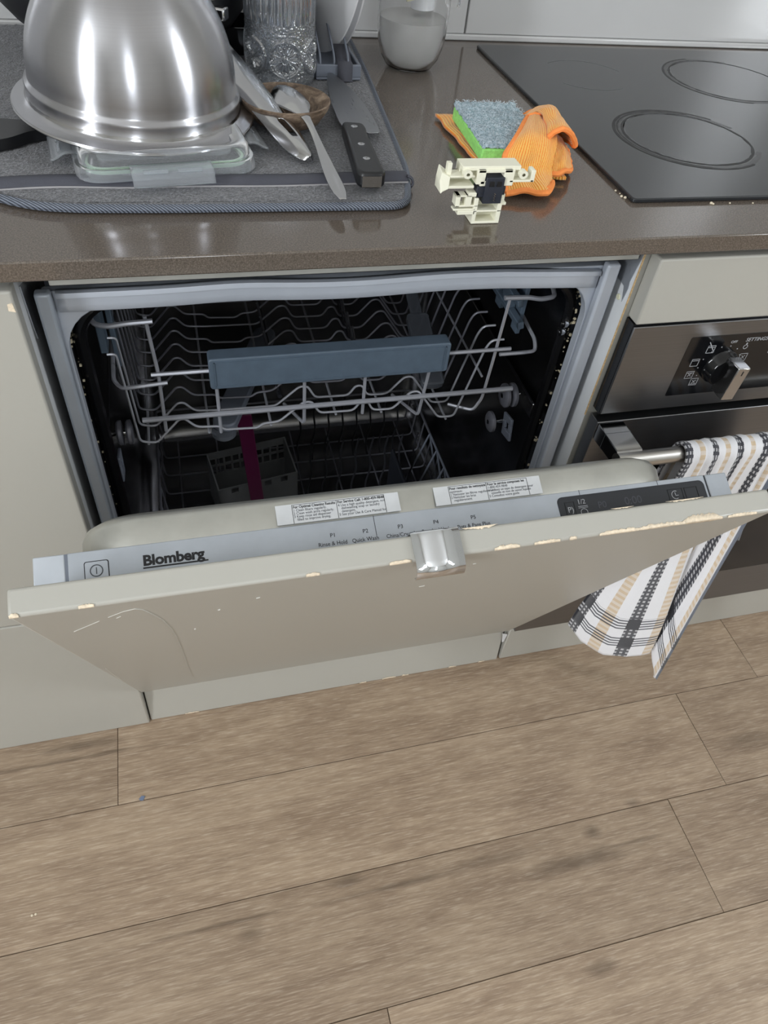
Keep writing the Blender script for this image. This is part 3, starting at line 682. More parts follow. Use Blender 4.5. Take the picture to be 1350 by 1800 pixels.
def icon(cx, cz, kind):
    b = MB(); r = .0052; y0, y1 = -.02285, -.0226; t = .0006
    for a in ((cx-r, cx+r, cz+r-t, cz+r), (cx-r, cx+r, cz-r, cz-r+t), (cx-r, cx-r+t, cz-r, cz+r), (cx+r-t, cx+r, cz-r, cz+r)): b.box(a[0], a[1], y0, y1, a[2], a[3])
    if 'g' in kind: b.box(cx-r, cx+r, y0, y1, cz+r-.0028, cz+r-.0022)
    if 'b' in kind: b.box(cx-r+.001, cx+r-.001, y0, y1, cz-r+.0016, cz-r+.0022)
    if 'x' in kind:
        for a in (45, -45): b.box(-.0032, .0032, 0, y1-y0, -.0003, .0003, R=Matrix.Translation((cx, y0, cz)) @ Matrix.Rotation(math.radians(a), 4, 'Y'))
    if 's' in kind: b.box(-.009, .009, 0, y1-y0, -.0005, .0005, R=Matrix.Translation((cx, y0, cz+.003)) @ Matrix.Rotation(math.radians(52), 4, 'Y'))
    b.build('setting_icon', 'ink_pale', ov)
for cx, cz, kd in ((.7175, .6520, 'gs'), (.7042, .6345, 'g'), (.7048, .6170, 'gx'), (.7155, .6060, 'xb'), (.7680, .6372, 'x')): icon(cx, cz, kd)
b = MB(RF); ring(b, (.7640, .6520), .0030, .0006, 0, .0003, 14); b.box(.7632, .7648, .6545, .6575, 0, .0003); b.build('lamp_icon', 'ink_pale', ov)
b = MB()
for a, (cx, cz) in ((0, (.7385, .6285)),):
    for i in range(11):
        q = math.radians(-120+i*26); b.box(cx+.0265*math.sin(q)-.0006, cx+.0265*math.sin(q)+.0006, -.02285, -.0226, cz+.0265*math.cos(q)-.0006, cz+.0265*math.cos(q)+.0006)
b.build('dial_marks', 'ink_pale', ov)
KX, KZ = .7385, .6285
RK = Matrix.Rotation(math.radians(90), 3, 'X')
kn = MB(); kn.lathe([(0, 0), (.0225, 0), (.0225, .004), (.0205, .006), (.0195, .015), (.018, .0165), (0, .0165)], 36, (KX, -.0226, KZ), R=RK); kn_ = kn.build('knob', 'black_gloss', ov)
RG = Matrix.Translation((KX, -.0391, KZ)) @ Matrix.Rotation(math.radians(3), 4, 'Y')
MB().box(-.0082, .0082, -.022, .001, -.0225, .0225, R=RG).build('knob_grip', 'steel_polished', kn_, .0012)
MB().box(-.0006, .0006, -.0223, -.0219, .0125, .0185, R=RG).build('knob_pointer', 'ink', kn_)
od = box('oven_door', 'steel', ov, .6046, 1.20, -.0240, -.0042, .0965, .5560, .001)
gz = MB(); gz.prism([V((x, -.0246, z)) for x, z in rrect(.690, 1.115, .183, .470, .004, 3)], (0, .0008, 0)); gz.build('door_glass', 'black_gloss', od, .0003)
BY, BZ, BR = -.0800, .5440, .0098
for x0 in (.6062, 1.158):
    b = MB(); b.prism([V((x0, y, z)) for y, z in ((-.0242, .5545), (-.0242, .530), (BY+.006, .534), (BY+.001, .538), (BY+.001, .5515), (BY+.006, .5545))], (.034, 0, 0)); b.build('handle_bracket', 'steel_polished', od, .001)
    box('bracket_joint', 'ink_grey', od, x0-.0002, x0+.0342, -.0435, -.0430, .531, .5547)
MB().lathe([(0, 0), (BR, 0), (BR, .60), (0, .60)], 28, (.6060, BY, BZ), R=Matrix.Rotation(math.radians(90), 3, 'Y')).build('handle_bar', 'bar_steel', od)

# ---------------------------------------------------------------- towel over the handle
tw = MB()
def lerp(a, b, t): return a+(b-a)*t
def pl(P, t):
    i = t*(len(P)-1); a = int(min(i, len(P)-2)); return P[a].lerp(P[a+1], i-a)
RT_ = BR+.0032
def towel(u, v):
    # v: 0 front hem, .80 top front of bar, .86 over, 1 back hem
    sag = .0022*math.sin(u*19)+.0016*math.sin(u*41+1)
    xt = .6905+.150*u
    if v > .80:
        q = (v-.80)/.20
        if q < .45:
            a = math.pi*q/.45; return V((xt, BY-math.cos(a)*RT_, BZ+math.sin(a)*RT_+abs(sag)*.6))
        z = BZ-(q-.45)/.55*(.16+.06*u); return V((xt-.012*(q-.45)+.12*u*u*(q-.45), BY+RT_+.002+sag*1.5+.006*math.sin(u*9), z))
    t = 1-v/.80                    # 0 at the bar, 1 at the hem
    top = V((xt, BY-RT_-abs(sag)*.8, BZ))
    hem = pl([V((.626, -.108, .240)), V((.656, -.116, .196)), V((.694, -.120, .166)), V((.738, -.120, .146)), V((.786, -.114, .136)), V((.806, -.098, .138)), V((.788, -.080, .205)), V((.792, -.090, .190)), V((.812, -.114, .105)), V((.830, -.122, .055)), V((.846, -.126, .030))], u)
    e = t*t*(3-2*t)
    P = V((lerp(top.x, hem.x, .35*t+.65*e), lerp(top.y, hem.y, .5*t+.5*e), lerp(top.z, hem.z, t)))
    fold = math.sin(u*13+.6)*.008*t*(1-.25*t)+math.sin(u*27)*.003*t
    P.y += fold-.006*t; P.x += .004*math.sin(t*5+u*8)*t
    return P
tw.grid(towel, 90, 90)
to = tw.build('tea_towel', 'towel', None, solid=.0028, ang=80)
tag(to, 'white black and beige checked tea towel hanging over the oven handle', 'towel')

# ================================================================== ON THE WORKTOP
hob = thing('cooktop', (.87, .29, ZT), 'black glass ceramic cooktop with ringed burner zones', 'cooktop')
HZ = ZT+.0048
b = MB(); b.prism([V((x, y, ZT+.0002)) for x, y in rrect(.5935, 1.165, .0412, .5425, .005, 5)], (0, 0, .0046)); b.build('glass_plate', 'hob', hob, .0012)
def zone(cx, cy, r, wd, m, a0=0, a1=360, n=64, h=.00015):
    b = MB(); A = [math.radians(a0+(a1-a0)*j/n) for j in range(n+1)]
    jit = [random.uniform(.75, 1.25) for _ in A]
    b.loft([[V((cx+(r-wd*q)*math.cos(a), cy+(r-wd*q)*math.sin(a), HZ+h)) for a, q in zip(A, jit)], [V((cx+r*math.cos(a), cy+r*math.sin(a), HZ+h)) for a in A]], False)
    b.build('burner_ring', m, hob)
zone(.746, .197, .0880, .0060, 'ring_soft', 20, 330, h=.0001); zone(.934, .405, .0920, .0055, 'ring_soft', 60, 300, h=.0001); zone(.746, .197, .0800, .0035, 'ring'); zone(.746, .197, .0905, .0035, 'ring', 40, 300); zone(.746, .197, .0855, .002, 'ring', 60, 260); zone(.746, .197, .0770, .0012, 'ring_pale', 50, 300)
zone(.934, .405, .0860, .0030, 'ring'); zone(.934, .405, .0945, .0030, 'ring', 100, 260); zone(.934, .405, .083, .0010, 'ring_pale', 90, 300)
zone(.714, .418, .0610, .0010, 'ring_pale', 15, 130); zone(.714, .418, .0610, .0010, 'ring_pale', 215, 300)
zone(.965, .13, .066, .0012, 'ring_pale')
for i in range(9):
    x = .605+random.random()*.26; y = .041-.006*random.random()-.001 if i > 3 else .041+.05*random.random()
    if i <= 3: x = .5915-.003*random.random()
    r = random.uniform(.0008, .0016)
    c = MB().lathe([(0, 0), (r, .0003), (r*.9, r), (0, r*1.5)], 7, (x, y, ZT)).build('crumb', 'crumb')
    if i <= 3: tag(c, 'tiny pale crumb on the worktop at the left edge of the black cooktop', 'crumb', 'crumbs left of the cooktop')
    else: tag(c, 'tiny pale crumb on the worktop at the front edge of the black cooktop', 'crumb', 'crumbs in front of the cooktop')

# ---------------------------------------------------------------- drying mat
mt = thing('drying_mat', (.05, .3, ZT), 'charcoal microfibre drying mat with woven band and corded edge', 'mat')
def outline(inset=0.0):
    P = [V((-.020, .420, 0)) if False else V((-.75, .16+inset, 0)), V((-.06, .110+inset, 0)), V((.0048, .0644+inset, 0)), V((.0282, .0536+inset, 0)), V((.0600, .0480+inset, 0)), V((.1361, .0437+inset, 0)), V((.25, .0410+inset, 0)), V((.354-inset, .0385+inset, 0)), V((.3725-inset, .115, 0)), V((.398-inset, .42, 0)), V((.405-inset, .555-inset, 0)), V((-.75, .555-inset, 0))]
    return fillet(P, .020, 5, True)
lowp = outline(.002)
b = MB(); b.prism([V((p.x, p.y, ZT+.0004)) for p in lowp], (0, 0, .0066)); b.build('mat_base', 'pile', mt, .002)
cd = outline(.001); MB().tube([V((p.x, p.y, ZT+.0046)) for p in cd], .0038, 8, True).build('edge_cord', 'cord', mt)
def yfront(x): return .0875-.004*x
def upper(u, v):
    y1 = .548; x0 = -.74; y0 = yfront(.36)
    y = lerp(y0, y1, v); xr = .3655+(.402-.3655)*max(0, (y-.0875)/.46); x = lerp(x0, xr, u)
    y = lerp(yfront(x), y1, v)
    e = min(1, (1-u)*(xr-x0)/.006, v*.46/.004+.2, (1-v)*.46/.005)
    return V((x, y, ZT+.0068+.0050*max(0, e)**.5+.0011*noise.noise(V((x*420, y*420, 0)))+.0009*noise.noise(V((x*160, y*160, 5)))))
b = MB(); b.grid(upper, 330, 150, False); b.build('pile_layer', 'pile', mt, ang=180)
def low_pile(u, v):
    x = lerp(-.74, .350, u); y0 = .006+pl([V((0, .152, 0)), V((0, .113, 0))], min(1, max(0, (x+.75)/.68))).y if x < -.07 else .006+(.113-(x+.07)*.65 if x < .005 else (.0644-(x-.005)*.46 if x < .0282 else (.0536-(x-.0282)*.176 if x < .06 else .0480-(x-.06)*.030)))
    y = lerp(y0, yfront(x)-.002, v); return V((x, y, ZT+.0074+.0010*noise.noise(V((x*420, y*420, 9)))))
b = MB(); b.grid(low_pile, 330, 14, False); b.build('pile_layer', 'pile', mt, ang=180)
def band(u, v):
    x = lerp(-.74, .3635, u); w_ = .003*math.sin(x*23)+.0015*math.sin(x*51)
    return V((x, yfront(x)-.006+v*.0125+w_*.5, ZT+.0080+.0052*min(1, v*2.2)+.0006*math.sin(x*40)))
b = MB(); b.grid(band, 90, 6, False); b.build('woven_band', 'band', mt, solid=.001)
MB().tube([band(i/90, 0)+V((0, -.0006, -.0002)) for i in range(91)], .0011, 5).build('band_edge', 'band_edge', mt)
MB().tube(fillet([(.3635, .0855, ZT+.0125), (.3685, .085, ZT+.011), (.3700, .0835, ZT+.0055), (.367, .0815, ZT+.0035)], .004, 4), .0028, 6, sq=.5).build('band_loop', 'band', mt)
ZM = ZT+.0130

# ---------------------------------------------------------------- clip lid container under the bowl
cl = thing('container_lid', (.13, .14, ZM), 'clear clip lock container lid with pale green seal under the steel bowl', 'lid')
RL = Matrix.Translation((.133, .150, ZM)) @ Matrix.Rotation(math.radians(7), 4, 'Z')
def lidring(dx, z, r): return [RL @ V((x, y, z)) for x, y in rrect(-.076-dx, .076+dx, -.060-dx, .060+dx, r, 6)]
b = MB(); b.loft([lidring(-.014, .0195, .012), lidring(-.010, .0195, .016), lidring(-.008, .0225, .018), lidring(-.003, .0225, .02), lidring(0, .0195, .02), lidring(.001, .011, .02), lidring(-.001, .0105, .02)]); b.loft([lidring(-.014, .0120, .012), lidring(-.014, .0195, .012)])
b.prism([p for p in lidring(-.014, .0105, .012)], (0, 0, .002)); b.build('lid_tray', 'lid_plastic', cl, ang=60)
b = MB(); b.loft([lidring(-.004, .0095, .018), lidring(-.001, .0095, .02), lidring(-.001, .0045, .02), lidring(-.004, .0045, .018), lidring(-.004, .0095, .018)]); b.build('seal', 'gasket_green', cl)
b = MB(); b.loft([lidring(.004, .010, .022), lidring(.0055, .004, .022), lidring(.0055, .0004, .022), lidring(.001, .0004, .022), lidring(.001, .010, .022), lidring(.004, .010, .022)]); b.build('lid_skirt', 'lid_plastic', cl)
def clip(a, dist, half, drop):
    Q = RL @ Matrix.Rotation(math.radians(a), 4, 'Z')
    sect = fillet([(.001, 0, .0120), (.011, 0, .0125), (.0185, 0, .0075), (.0235, 0, drop)], .006, 4)
    b = MB(); b.loft([[Q @ V((y, -dist-p.x, p.z)) for p in sect] for y in (-half, -half+.003, half-.003, half)], False)
    o = b.build('clip', 'lid_plastic', cl, solid=.0018, ang=60)
    d = MB()
    for y in (-half*.42, half*.42): d.box(-half*.3, half*.3, -.002, .002, 0, .0014, R=Q @ Matrix.Translation((y, -dist-.0150, .0108)) @ Matrix.Rotation(math.radians(32), 4, 'X'))
    d.build('clip_slot', 'lid_plastic', o, .0005)
clip(0, .060, .036, .0015); clip(-90, .076, .027, .006); clip(90, .076, .027, .006); clip(180, .060, .036, .004)

# ---------------------------------------------------------------- big steel bowl upside down
ZR = ZM+.0228
TB = Matrix.Rotation(math.radians(3.6), 3, 'Y') @ Matrix.Rotation(math.radians(2.0), 3, 'X')
bw = thing('mixing_bowl', (.1155, .2005, ZR), 'large brushed steel mixing bowl upside down on the drying mat', 'bowl')
prof = [(.1115, .0000), (.1124, .0012), (.1118, .0026), (.1095, .0030), (.1050, .0044), (.1008, .0060), (.0992, .0080), (.0985, .0165), (.0988, .0180), (.0982, .0200), (.0955, .0220), (.0950, .0240)]
n = 22
for i in range(1, n+1):
    q = i/n*math.pi/2; prof.append((.0950*math.cos(q)**.95, .0240+.106*math.sin(q)))
prof = [(max(r, .0002), z) for r, z in prof]
bi = [(r-.0012, z-.0006) for r, z in prof[4:]][::-1]
b = MB(); b.lathe(prof, 96, (.1155, .2005, ZR), R=TB); b.build('bowl_shell', 'bowl', bw, ang=50)
b = MB(); b.lathe([(.1010, .0042)] + [(r-.0014, z-.0012) for r, z in prof[7:] if r > .004], 64, (.1155, .2005, ZR), R=TB); b.build('bowl_inside', 'steel_polished', bw, ang=50)
MB().tube([V((.1155, .2005, ZR))+TB @ V((.1116*math.cos(2*math.pi*j/96), .1116*math.sin(2*math.pi*j/96), .0008)) for j in range(96)], .0013, 8, True).build('rolled_rim', 'steel_polished', bw)

# ---------------------------------------------------------------- black pan handle at the left edge
b = MB(); R = Matrix.Translation((.012, .182, ZM+.0005)) @ Matrix.Rotation(math.radians(197), 4, 'Z')
ol = fillet([(-.06, -.011, 0), (.0, -.014, 0), (.02, -.026, 0), (.12, -.026, 0), (.12, .026, 0), (.02, .026, 0), (0, .014, 0), (-.06, .011, 0)], .014, 4, True)
hole = [V((.060+.026*math.cos(2*math.pi*j/len(ol)+2.9), .010*math.sin(2*math.pi*j/len(ol)+2.9), 0)) for j in range(len(ol))]
rings = [[R @ V((p.x, p.y, z)) for p in P] for P, z in ((hole, .0), (ol, .0), (ol, .010), (hole, .010), (hole, 0))]
b.loft(rings); tag(b.build('pan_handle', 'black', None, .002), 'black handle with oval hole poking out left of the steel bowl', 'utensil')

# ---------------------------------------------------------------- dish rack, plate, pan, black cup
dr = thing('dish_rack', (.35, .45, ZM), 'narrow blue grey plastic plate rack standing behind the glass tumbler', 'dish rack')
XA, XB, YA, YC = .3215, .3765, .3530, .545
b = MB(); b.box(XA, XB, YA, YC, ZM, ZM+.003); b.build('tray', 'grey_plastic', dr, .001)
for n_, a in (('rail', (XA, XB, YA, YA+.004, ZM+.003, ZM+.0165)), ('rail', (XB-.004, XB, YA+.004, YC, ZM+.003, ZM+.0165)), ('rail', (XA, XB, YC-.004, YC, ZM+.003, ZM+.0165)), ('rail', (XA, XA+.004, YA+.004, YC, ZM+.003, ZM+.0165))):
    box(n_, 'grey_plastic', dr, *a, bev=.001)
for x in (.3275, .3445, .3615): MB().tube(fillet([(x, YA+.006, ZM+.003), (x, YA+.006, ZM+.022), (x, YA+.055, ZM+.045), (x, YC-.01, ZM+.045), (x, YC-.01, ZM+.003)], .01, 4), .0014, 6).build('divider', 'grey_plastic', dr)
b = MB(); b.box(.3175, .3245, YA+.02, .50, ZM+.003, ZM+.075); b.build('divider_panel', 'rack_dark', dr, .002)
stp = MB(); stp.loft([[V((x, y, z)) for y, z in ((YA+.03, ZM+.030), (YA+.010, ZM+.0185), (YA-.0012, ZM+.0175), (YA-.0020, ZM+.001), (YA-.0055, ZM+.0004))] for x in (.3475, .3655)], False)
stp.build('strap', 'band', dr, solid=.0012)
def plate(cx, cy, cz, rad, az, lean, label):
    R = Matrix.Rotation(math.radians(az), 3, 'Z') @ Matrix.Rotation(math.radians(90+lean), 3, 'Y')
    o = MB().lathe([(.0005, 0), (rad*.55, 0), (rad*.62, .002), (rad*.95, .014), (rad, .0165), (rad, .0185), (rad*.95, .0175), (rad*.62, .006), (rad*.5, .0045), (.0005, .0045)], 56, (cx, cy, cz), R=R).build('plate', 'plate')
    tag(o, label, 'plate', 'plates in the dish rack')
plate(.3345, .455, ZM+.110, .1045, 12, 7, 'white plate on edge in the dish rack, nearer the glass vase')
plate(.3530, .475, ZM+.105, .1000, 8, 4, 'second white plate on edge, hidden behind the first in the rack')
c = thing('mug', (.243, .452, ZM+.003), 'black glossy mug standing in the dish rack behind the steel bowl', 'mug')
MB().lathe([(.0005, 0), (.030, 0), (.034, .004), (.0355, .024), (.0355, .0305), (.0335, .0305), (.032, .008), (.0005, .006)], 40, (.2385, .456, ZM+.0032)).build('mug_body', 'black_gloss', c)
pn = thing('frying_pan', (.112, .446, ZM+.034), 'black pan resting face up behind the steel bowl', 'pan')
MB().lathe([(.0005, 0), (.105, 0), (.124, .006), (.137, .022), (.141, .045), (.1385, .0455), (.134, .024), (.120, .009), (.0005, .006)], 64, (.112, .446, ZM+.0342)).build('pan_body', 'black', pn)
MB().tube(fillet([(.112, .30, 0), (.112, .31, 0)], .01), .001, 4) if False else None
MB().prism([V((.19, .345, ZM+.062)), V((.215, .330, ZM+.062)), V((.222, .342, ZM+.062)), V((.197, .357, ZM+.062))], (0, 0, .012)).build('pan_bracket', 'steel_polished', pn, .002)

# ---------------------------------------------------------------- pressed glass vase
vs = thing('glass_vase', (.2815, .3620, ZM), 'clear pressed glass tumbler with vertical ribs and rosette base', 'glass')
CX, CY, VR, VH = .2800, .3600, .0395, .150
NR = 34
def vrad(a, z):
    if z > .062: return VR+.0018*abs(math.sin(a*NR/2))-.0006
    e = min(1, z/.004)
    s8 = a/(2*math.pi)*6; ph = (s8-math.floor(s8)-.5)*2*math.pi*VR/6; dz = z-.029; d = math.hypot(ph, dz); q = math.atan2(dz, ph)
    if d < .0195:
        f = .0016*(abs(d-.0180) < .0013)+.0013*(abs(d-.0155) < .0006)
        if .0045 < d < .0130: f += .0017*max(0, math.cos(q*15))
        if d < .0030: f += .0013
        if .0130 < d < .0148: f += .0010*max(0, math.cos(q*24))
    else: f = .0009*max(0, noise.noise(V((ph*700, z*700, math.floor(s8))))+.15)
    return (VR-.0002+f*1.7)*(.965+.035*e)
b = MB(); nA, nZ = 300, 110
zs = [.062*i/80 for i in range(81)] + [.062+.0015] + [.064+(VH-.064)*i/8 for i in range(1, 9)]
rings = [[V((CX+vrad(2*math.pi*j/nA, z)*math.cos(2*math.pi*j/nA), CY+vrad(2*math.pi*j/nA, z)*math.sin(2*math.pi*j/nA), ZM+.0003+z)) for j in range(nA)] for z in zs]
ins = [[V((CX+r*math.cos(2*math.pi*j/nA), CY+r*math.sin(2*math.pi*j/nA), ZM+z)) for j in range(nA)] for r, z in ((.0365, VH), (.0358, .02), (.030, .010))]
b.loft(rings+ins, True, True, True); b.build('ribbed_body', 'glass', vs, ang=70)

# ---------------------------------------------------------------- soap dispenser
sp = thing('soap_dispenser', (.466, .452, ZT), 'clear rounded soap bottle half full, against the grey tile', 'bottle')
SX, SY = .4655, .4520
out = [(.0005, .0003), (.024, .0003), (.031, .003), (.0385, .014), (.0435, .03), (.0455, .045), (.0462, .065), (.0462, .135)]
b = MB(); b.lathe(out + [(.0440, .135), (.0440, .065), (.0432, .045), (.0412, .031), (.0362, .016), (.029, .006), (.022, .0035), (.0005, .0035)], 56, (SX, SY, ZT)); b.build('bottle_body', 'bottle', sp)
b = MB(); b.lathe([(.0005, .0040), (.0215, .0040), (.0285, .0065), (.0356, .0165), (.0406, .0315), (.0426, .0455), (.0433, .058), (.0005, .058)], 56, (SX, SY, ZT)); b.build('soap', 'liquid', sp)
b = MB(); b.lathe([(.0005, .066), (.0150, .066), (.0150, .150), (.0005, .150)], 32, (SX+.012, SY+.004, ZT)); b.build('pump_tube', 'pump', sp, .001)
MB().box(-.017, .017, -.0012, .0012, -.030, .0, R=Matrix.Translation((SX-.008, SY-.030, ZT+.113)) @ Matrix.Rotation(math.radians(14), 4, 'Z') @ Matrix.Rotation(math.radians(-8), 4, 'Y')).build('hang_tag', 'cream', sp, .0005)
b = MB(); b.box(SX+.044, SX+.060, SY-.008, SY+.008, ZT+.070, ZT+.135); b.build('bottle_lip', 'bottle', sp, .003)

# ---------------------------------------------------------------- wooden bowl, spoons, knife
wbw = MB(); wbw.lathe([(.0005, .0), (.020, .0), (.035, .007), (.0445, .020), (.0462, .0262), (.0450, .0270), (.0425, .0240), (.033, .012), (.018, .0050), (.0005, .0045)], 48, (.2640, .2120, ZM+.0003))
tag(wbw.build('wooden_bowl', 'wood_bowl'), 'small brown wooden bowl under the spoons on the drying mat', 'bowl')
def spoon_surface(name, path, widths, cups, m, label, cat, hole=None, thick=.0014, edge=0.0):
    P = [V(p) for p in path]; b = MB(); rows_ = []
    nu = 10
    for i, p in enumerate(P):
        d = (P[min(i+1, len(P)-1)]-P[max(i-1, 0)]).normalized(); sd = d.cross(V((0, 0, 1))).normalized(); up = sd.cross(d)
        rows_.append([p+sd*(q*widths[i])+up*(cups[i]*(q*q*2-1 if True else 0)) for q in [-1+2*j/nu for j in range(nu+1)]])
    b.loft(rows_, False)
    if hole:
        keep = []
        for f in b.f:
            c = sum((b.v[i] for i in f), V())/4
            r_, q_ = divmod(min(f), nu+1)
            if not (hole[0] <= r_ < hole[1] and q_ in (4, 5)) : keep.append(f)
        b.f = keep
    return tag(b.build(name, m, None, solid=thick, sub=2, ang=80), label, cat)
def path_lerp(pts, n):
    P = [V(p) for p in pts]; L = [0]
    for a, b_ in zip(P, P[1:]): L.append(L[-1]+(b_-a).length)
    out = []
    for i in range(n):
        t = L[-1]*i/(n-1); k_ = max(j for j in range(len(P)) if L[j] <= t+1e-9); k_ = min(k_, len(P)-2)
        out.append(P[k_].lerp(P[k_+1], (t-L[k_])/(L[k_+1]-L[k_])))
    return out
pts = path_lerp(fillet([(.2605, .250, ZM+.025), (.2680, .205, ZM+.0310), (.2780, .162, ZM+.0240), (.2825, .135, ZM+.0150), (.2858, .085, ZM+.0055), (.2880, .0300, ZM+.0030)], .02, 5), 24)
wd = [.005, .0125, .0165, .0188, .0196, .0190, .0168, .0120, .0070, .0042, .0036, .0034, .0036, .0040, .0045, .0052, .0058, .0064, .0068, .0072, .0073, .0070, .0060, .0030]
cp_ = [-.001, -.003, -.0045, -.005, -.005, -.0045, -.0035, -.002, -.0008] + [-.0003]*15
spoon_surface('spoon', pts, wd, cp_, 'steel_polished', 'steel table spoon face down across the rim of the wooden bowl', 'spoon')
pts = path_lerp([(.1880, .346, ZM+.0560), (.2260, .236, ZM+.0350), (.2715, .110, ZM+.0060)], 34)
wd = [.0178]*14 + [.0176, .0174, .0172, .0170, .0168, .0166, .0165, .0164, .0163, .0162, .0160, .0159, .0157, .0154, .0149, .0141, .0129, .0112, .0086, .0038]
cp_ = [-.0035]*26+[-.004, -.0045, -.005, -.005, -.005, -.0045, -.004, -.003]
hl = spoon_surface('serving_spoon', pts, wd, cp_, 'steel_polished', 'wide polished steel serving spoon handle with hanging hole, leaning on wooden bowl', 'spoon', (25, 29), .0022)

kf = thing('chef_knife', (.325, .18, ZM), 'chef knife with black riveted handle lying on the drying mat', 'knife')
ZK = ZM+.0075
blade = [(.3185, .178), (.3175, .20), (.3195, .24), (.3230, .28), (.3285, .322), (.3345, .349), (.3405, .349), (.3475, .322), (.3535, .286), (.3570, .25), (.3582, .215), (.3572, .185), (.3555, .168), (.3420, .1665), (.336, .175)]
b = MB(); b.prism([V((x, y, ZK)) for x, y in fillet([(x, y, 0) for x, y in blade], .004, 3, True) and [(p.x, p.y) for p in fillet([(x, y, 0) for x, y in blade], .004, 3, True)]], (0, 0, .0018)); b.build('blade', 'knife_steel', kf, .0006)
hp_ = fillet([(.3168, .181, 0), (.3385, .177, 0), (.3395, .166, 0), (.3372, .150, 0), (.3358, .11, 0), (.3338, .075, 0), (.3345, .060, 0), (.3290, .0535, 0), (.3105, .0545, 0), (.3065, .062, 0), (.3090, .09, 0), (.3125, .13, 0)], .006, 4, True)
b = MB(); b.prism([V((p.x, p.y, ZK-.0065)) for p in hp_], (0, 0, .0150)); b.build('knife_handle', 'black', kf, .0035, seg=3)
for x, y in ((.3268, .165), (.3240, .1205), (.3215, .0865)):
    MB().lathe([(.0035, 0), (.0035, .0004), (.0005, .0006)], 16, (x, y, ZK+.0085), True).build('rivet', 'steel_polished', kf)
b = MB(); b.prism([V((x, y, ZK-.004)) for x, y in ((.3105, .0538), (.3288, .0530), (.3288, .0522), (.3105, .0530))], (0, 0, .010)); b.build('butt_plate', 'steel_polished', kf)

# ---------------------------------------------------------------- cloth, sponge
ZC = ZT+.0008
clb = MB()
def flat_sheet(u, v):
    A, B, C, D = V((.4480, .268, 0)), V((.5500, .262, 0)), V((.5400, .092, 0)), V((.4560, .116, 0))
    p = A.lerp(B, u).lerp(D.lerp(C, u), v); e = min(u, 1-u, v, 1-v)
    p.z = ZC+.0035+.0022*noise.noise(V((u*6, v*7, 2)))*min(1, e*8); p.x += .003*noise.noise(V((v*6, 1, 0))); p.y += .003*noise.noise(V((u*5, 4, 0))); return p
clb.grid(flat_sheet, 26, 30)
def cr(P, t):
    n = len(P)-1; i = min(int(t*n), n-1); f = t*n-i
    a, b, c, d = P[max(i-1, 0)], P[i], P[i+1], P[min(i+2, n)]
    return ((b*2)+(c-a)*f+(a*2-b*5+c*4-d)*f*f+(b*3-a-c*3+d)*f**3)*.5
def sheet(rows_, wav=.0016, seed=0):
    R_ = [[V((x, y, ZC+z)) for x, y, z in r] for r in rows_]
    def f(u, v):
        p = cr([cr(r, u) for r in R_], v)
        p.z = max(ZC+.0022, p.z+wav*noise.noise(V((u*5, v*5, seed)))*1.5); p.x += wav*noise.noise(V((u*6, v*6, seed+9))); return p
    return f
lobe = sheet([[(.524, .180, .0325), (.532, .177, .0360), (.541, .174, .0320)], [(.490, .1266, .0320), (.512, .127, .0370), (.536, .130, .0335)], [(.4710, .1040, .0215), (.497, .094, .0260), (.524, .100, .0245)],
              [(.4640, .0800, .0120), (.487, .074, .0150), (.517, .086, .0150)], [(.4571, .0553, .0060), (.478, .0555, .0080), (.500, .0510, .0080), (.5155, .0740, .0080)]], .0012, 1)
clb.grid(lobe, 30, 36)
lobe2 = sheet([[(.532, .228, .008), (.547, .221, .024), (.562, .210, .022), (.580, .216, .008)], [(.537, .188, .034), (.545, .186, .042), (.556, .180, .037), (.572, .176, .012)], [(.530, .150, .040), (.539, .148, .046), (.551, .146, .039), (.566, .150, .018)], [(.521, .117, .036), (.531, .113, .045), (.545, .117, .040), (.560, .126, .024)]], .0020, 3)
clb.grid(lobe2, 24, 24)
lobe3 = sheet([[(.528, .150, .030), (.541, .146, .030), (.555, .150, .020), (.569, .158, .006)], [(.522, .114, .020), (.536, .111, .021), (.550, .120, .016), (.561, .134, .006)], [(.513, .088, .009), (.526, .084, .013), (.540, .092, .012), (.554, .112, .005)]], .0018, 5)
clb.grid(lobe3, 24, 18)
clo = thing('cleaning_cloth', (.51, .18, ZT), 'crumpled orange microfibre cloth beside the cooktop under the sponge', 'cloth')
clb.build('cloth_body', 'cloth', clo, solid=.0030, ang=80)
for fn, ax, c0 in ((lobe, 'v', 0), (lobe, 'u', 1), (lobe, 'u', 0), (lobe2, 'u', 0), (lobe2, 'v', 1), (lobe2, 'u', 1), (lobe3, 'u', 1), (lobe3, 'v', 1)):
    MB().tube([(fn(c0, i/24) if ax == 'v' else fn(i/24, c0)) for i in range(25)], .0029, 7).build('hem', 'hem', clo)
rb = MB(); rb.tube([V((.4965+.014*math.cos(a), .0680+.011*math.sin(a), ZC+.0085)) for a in [math.radians(200+i*16) for i in range(12)]], .0030, 7); rb.build('hem', 'hem', clo)

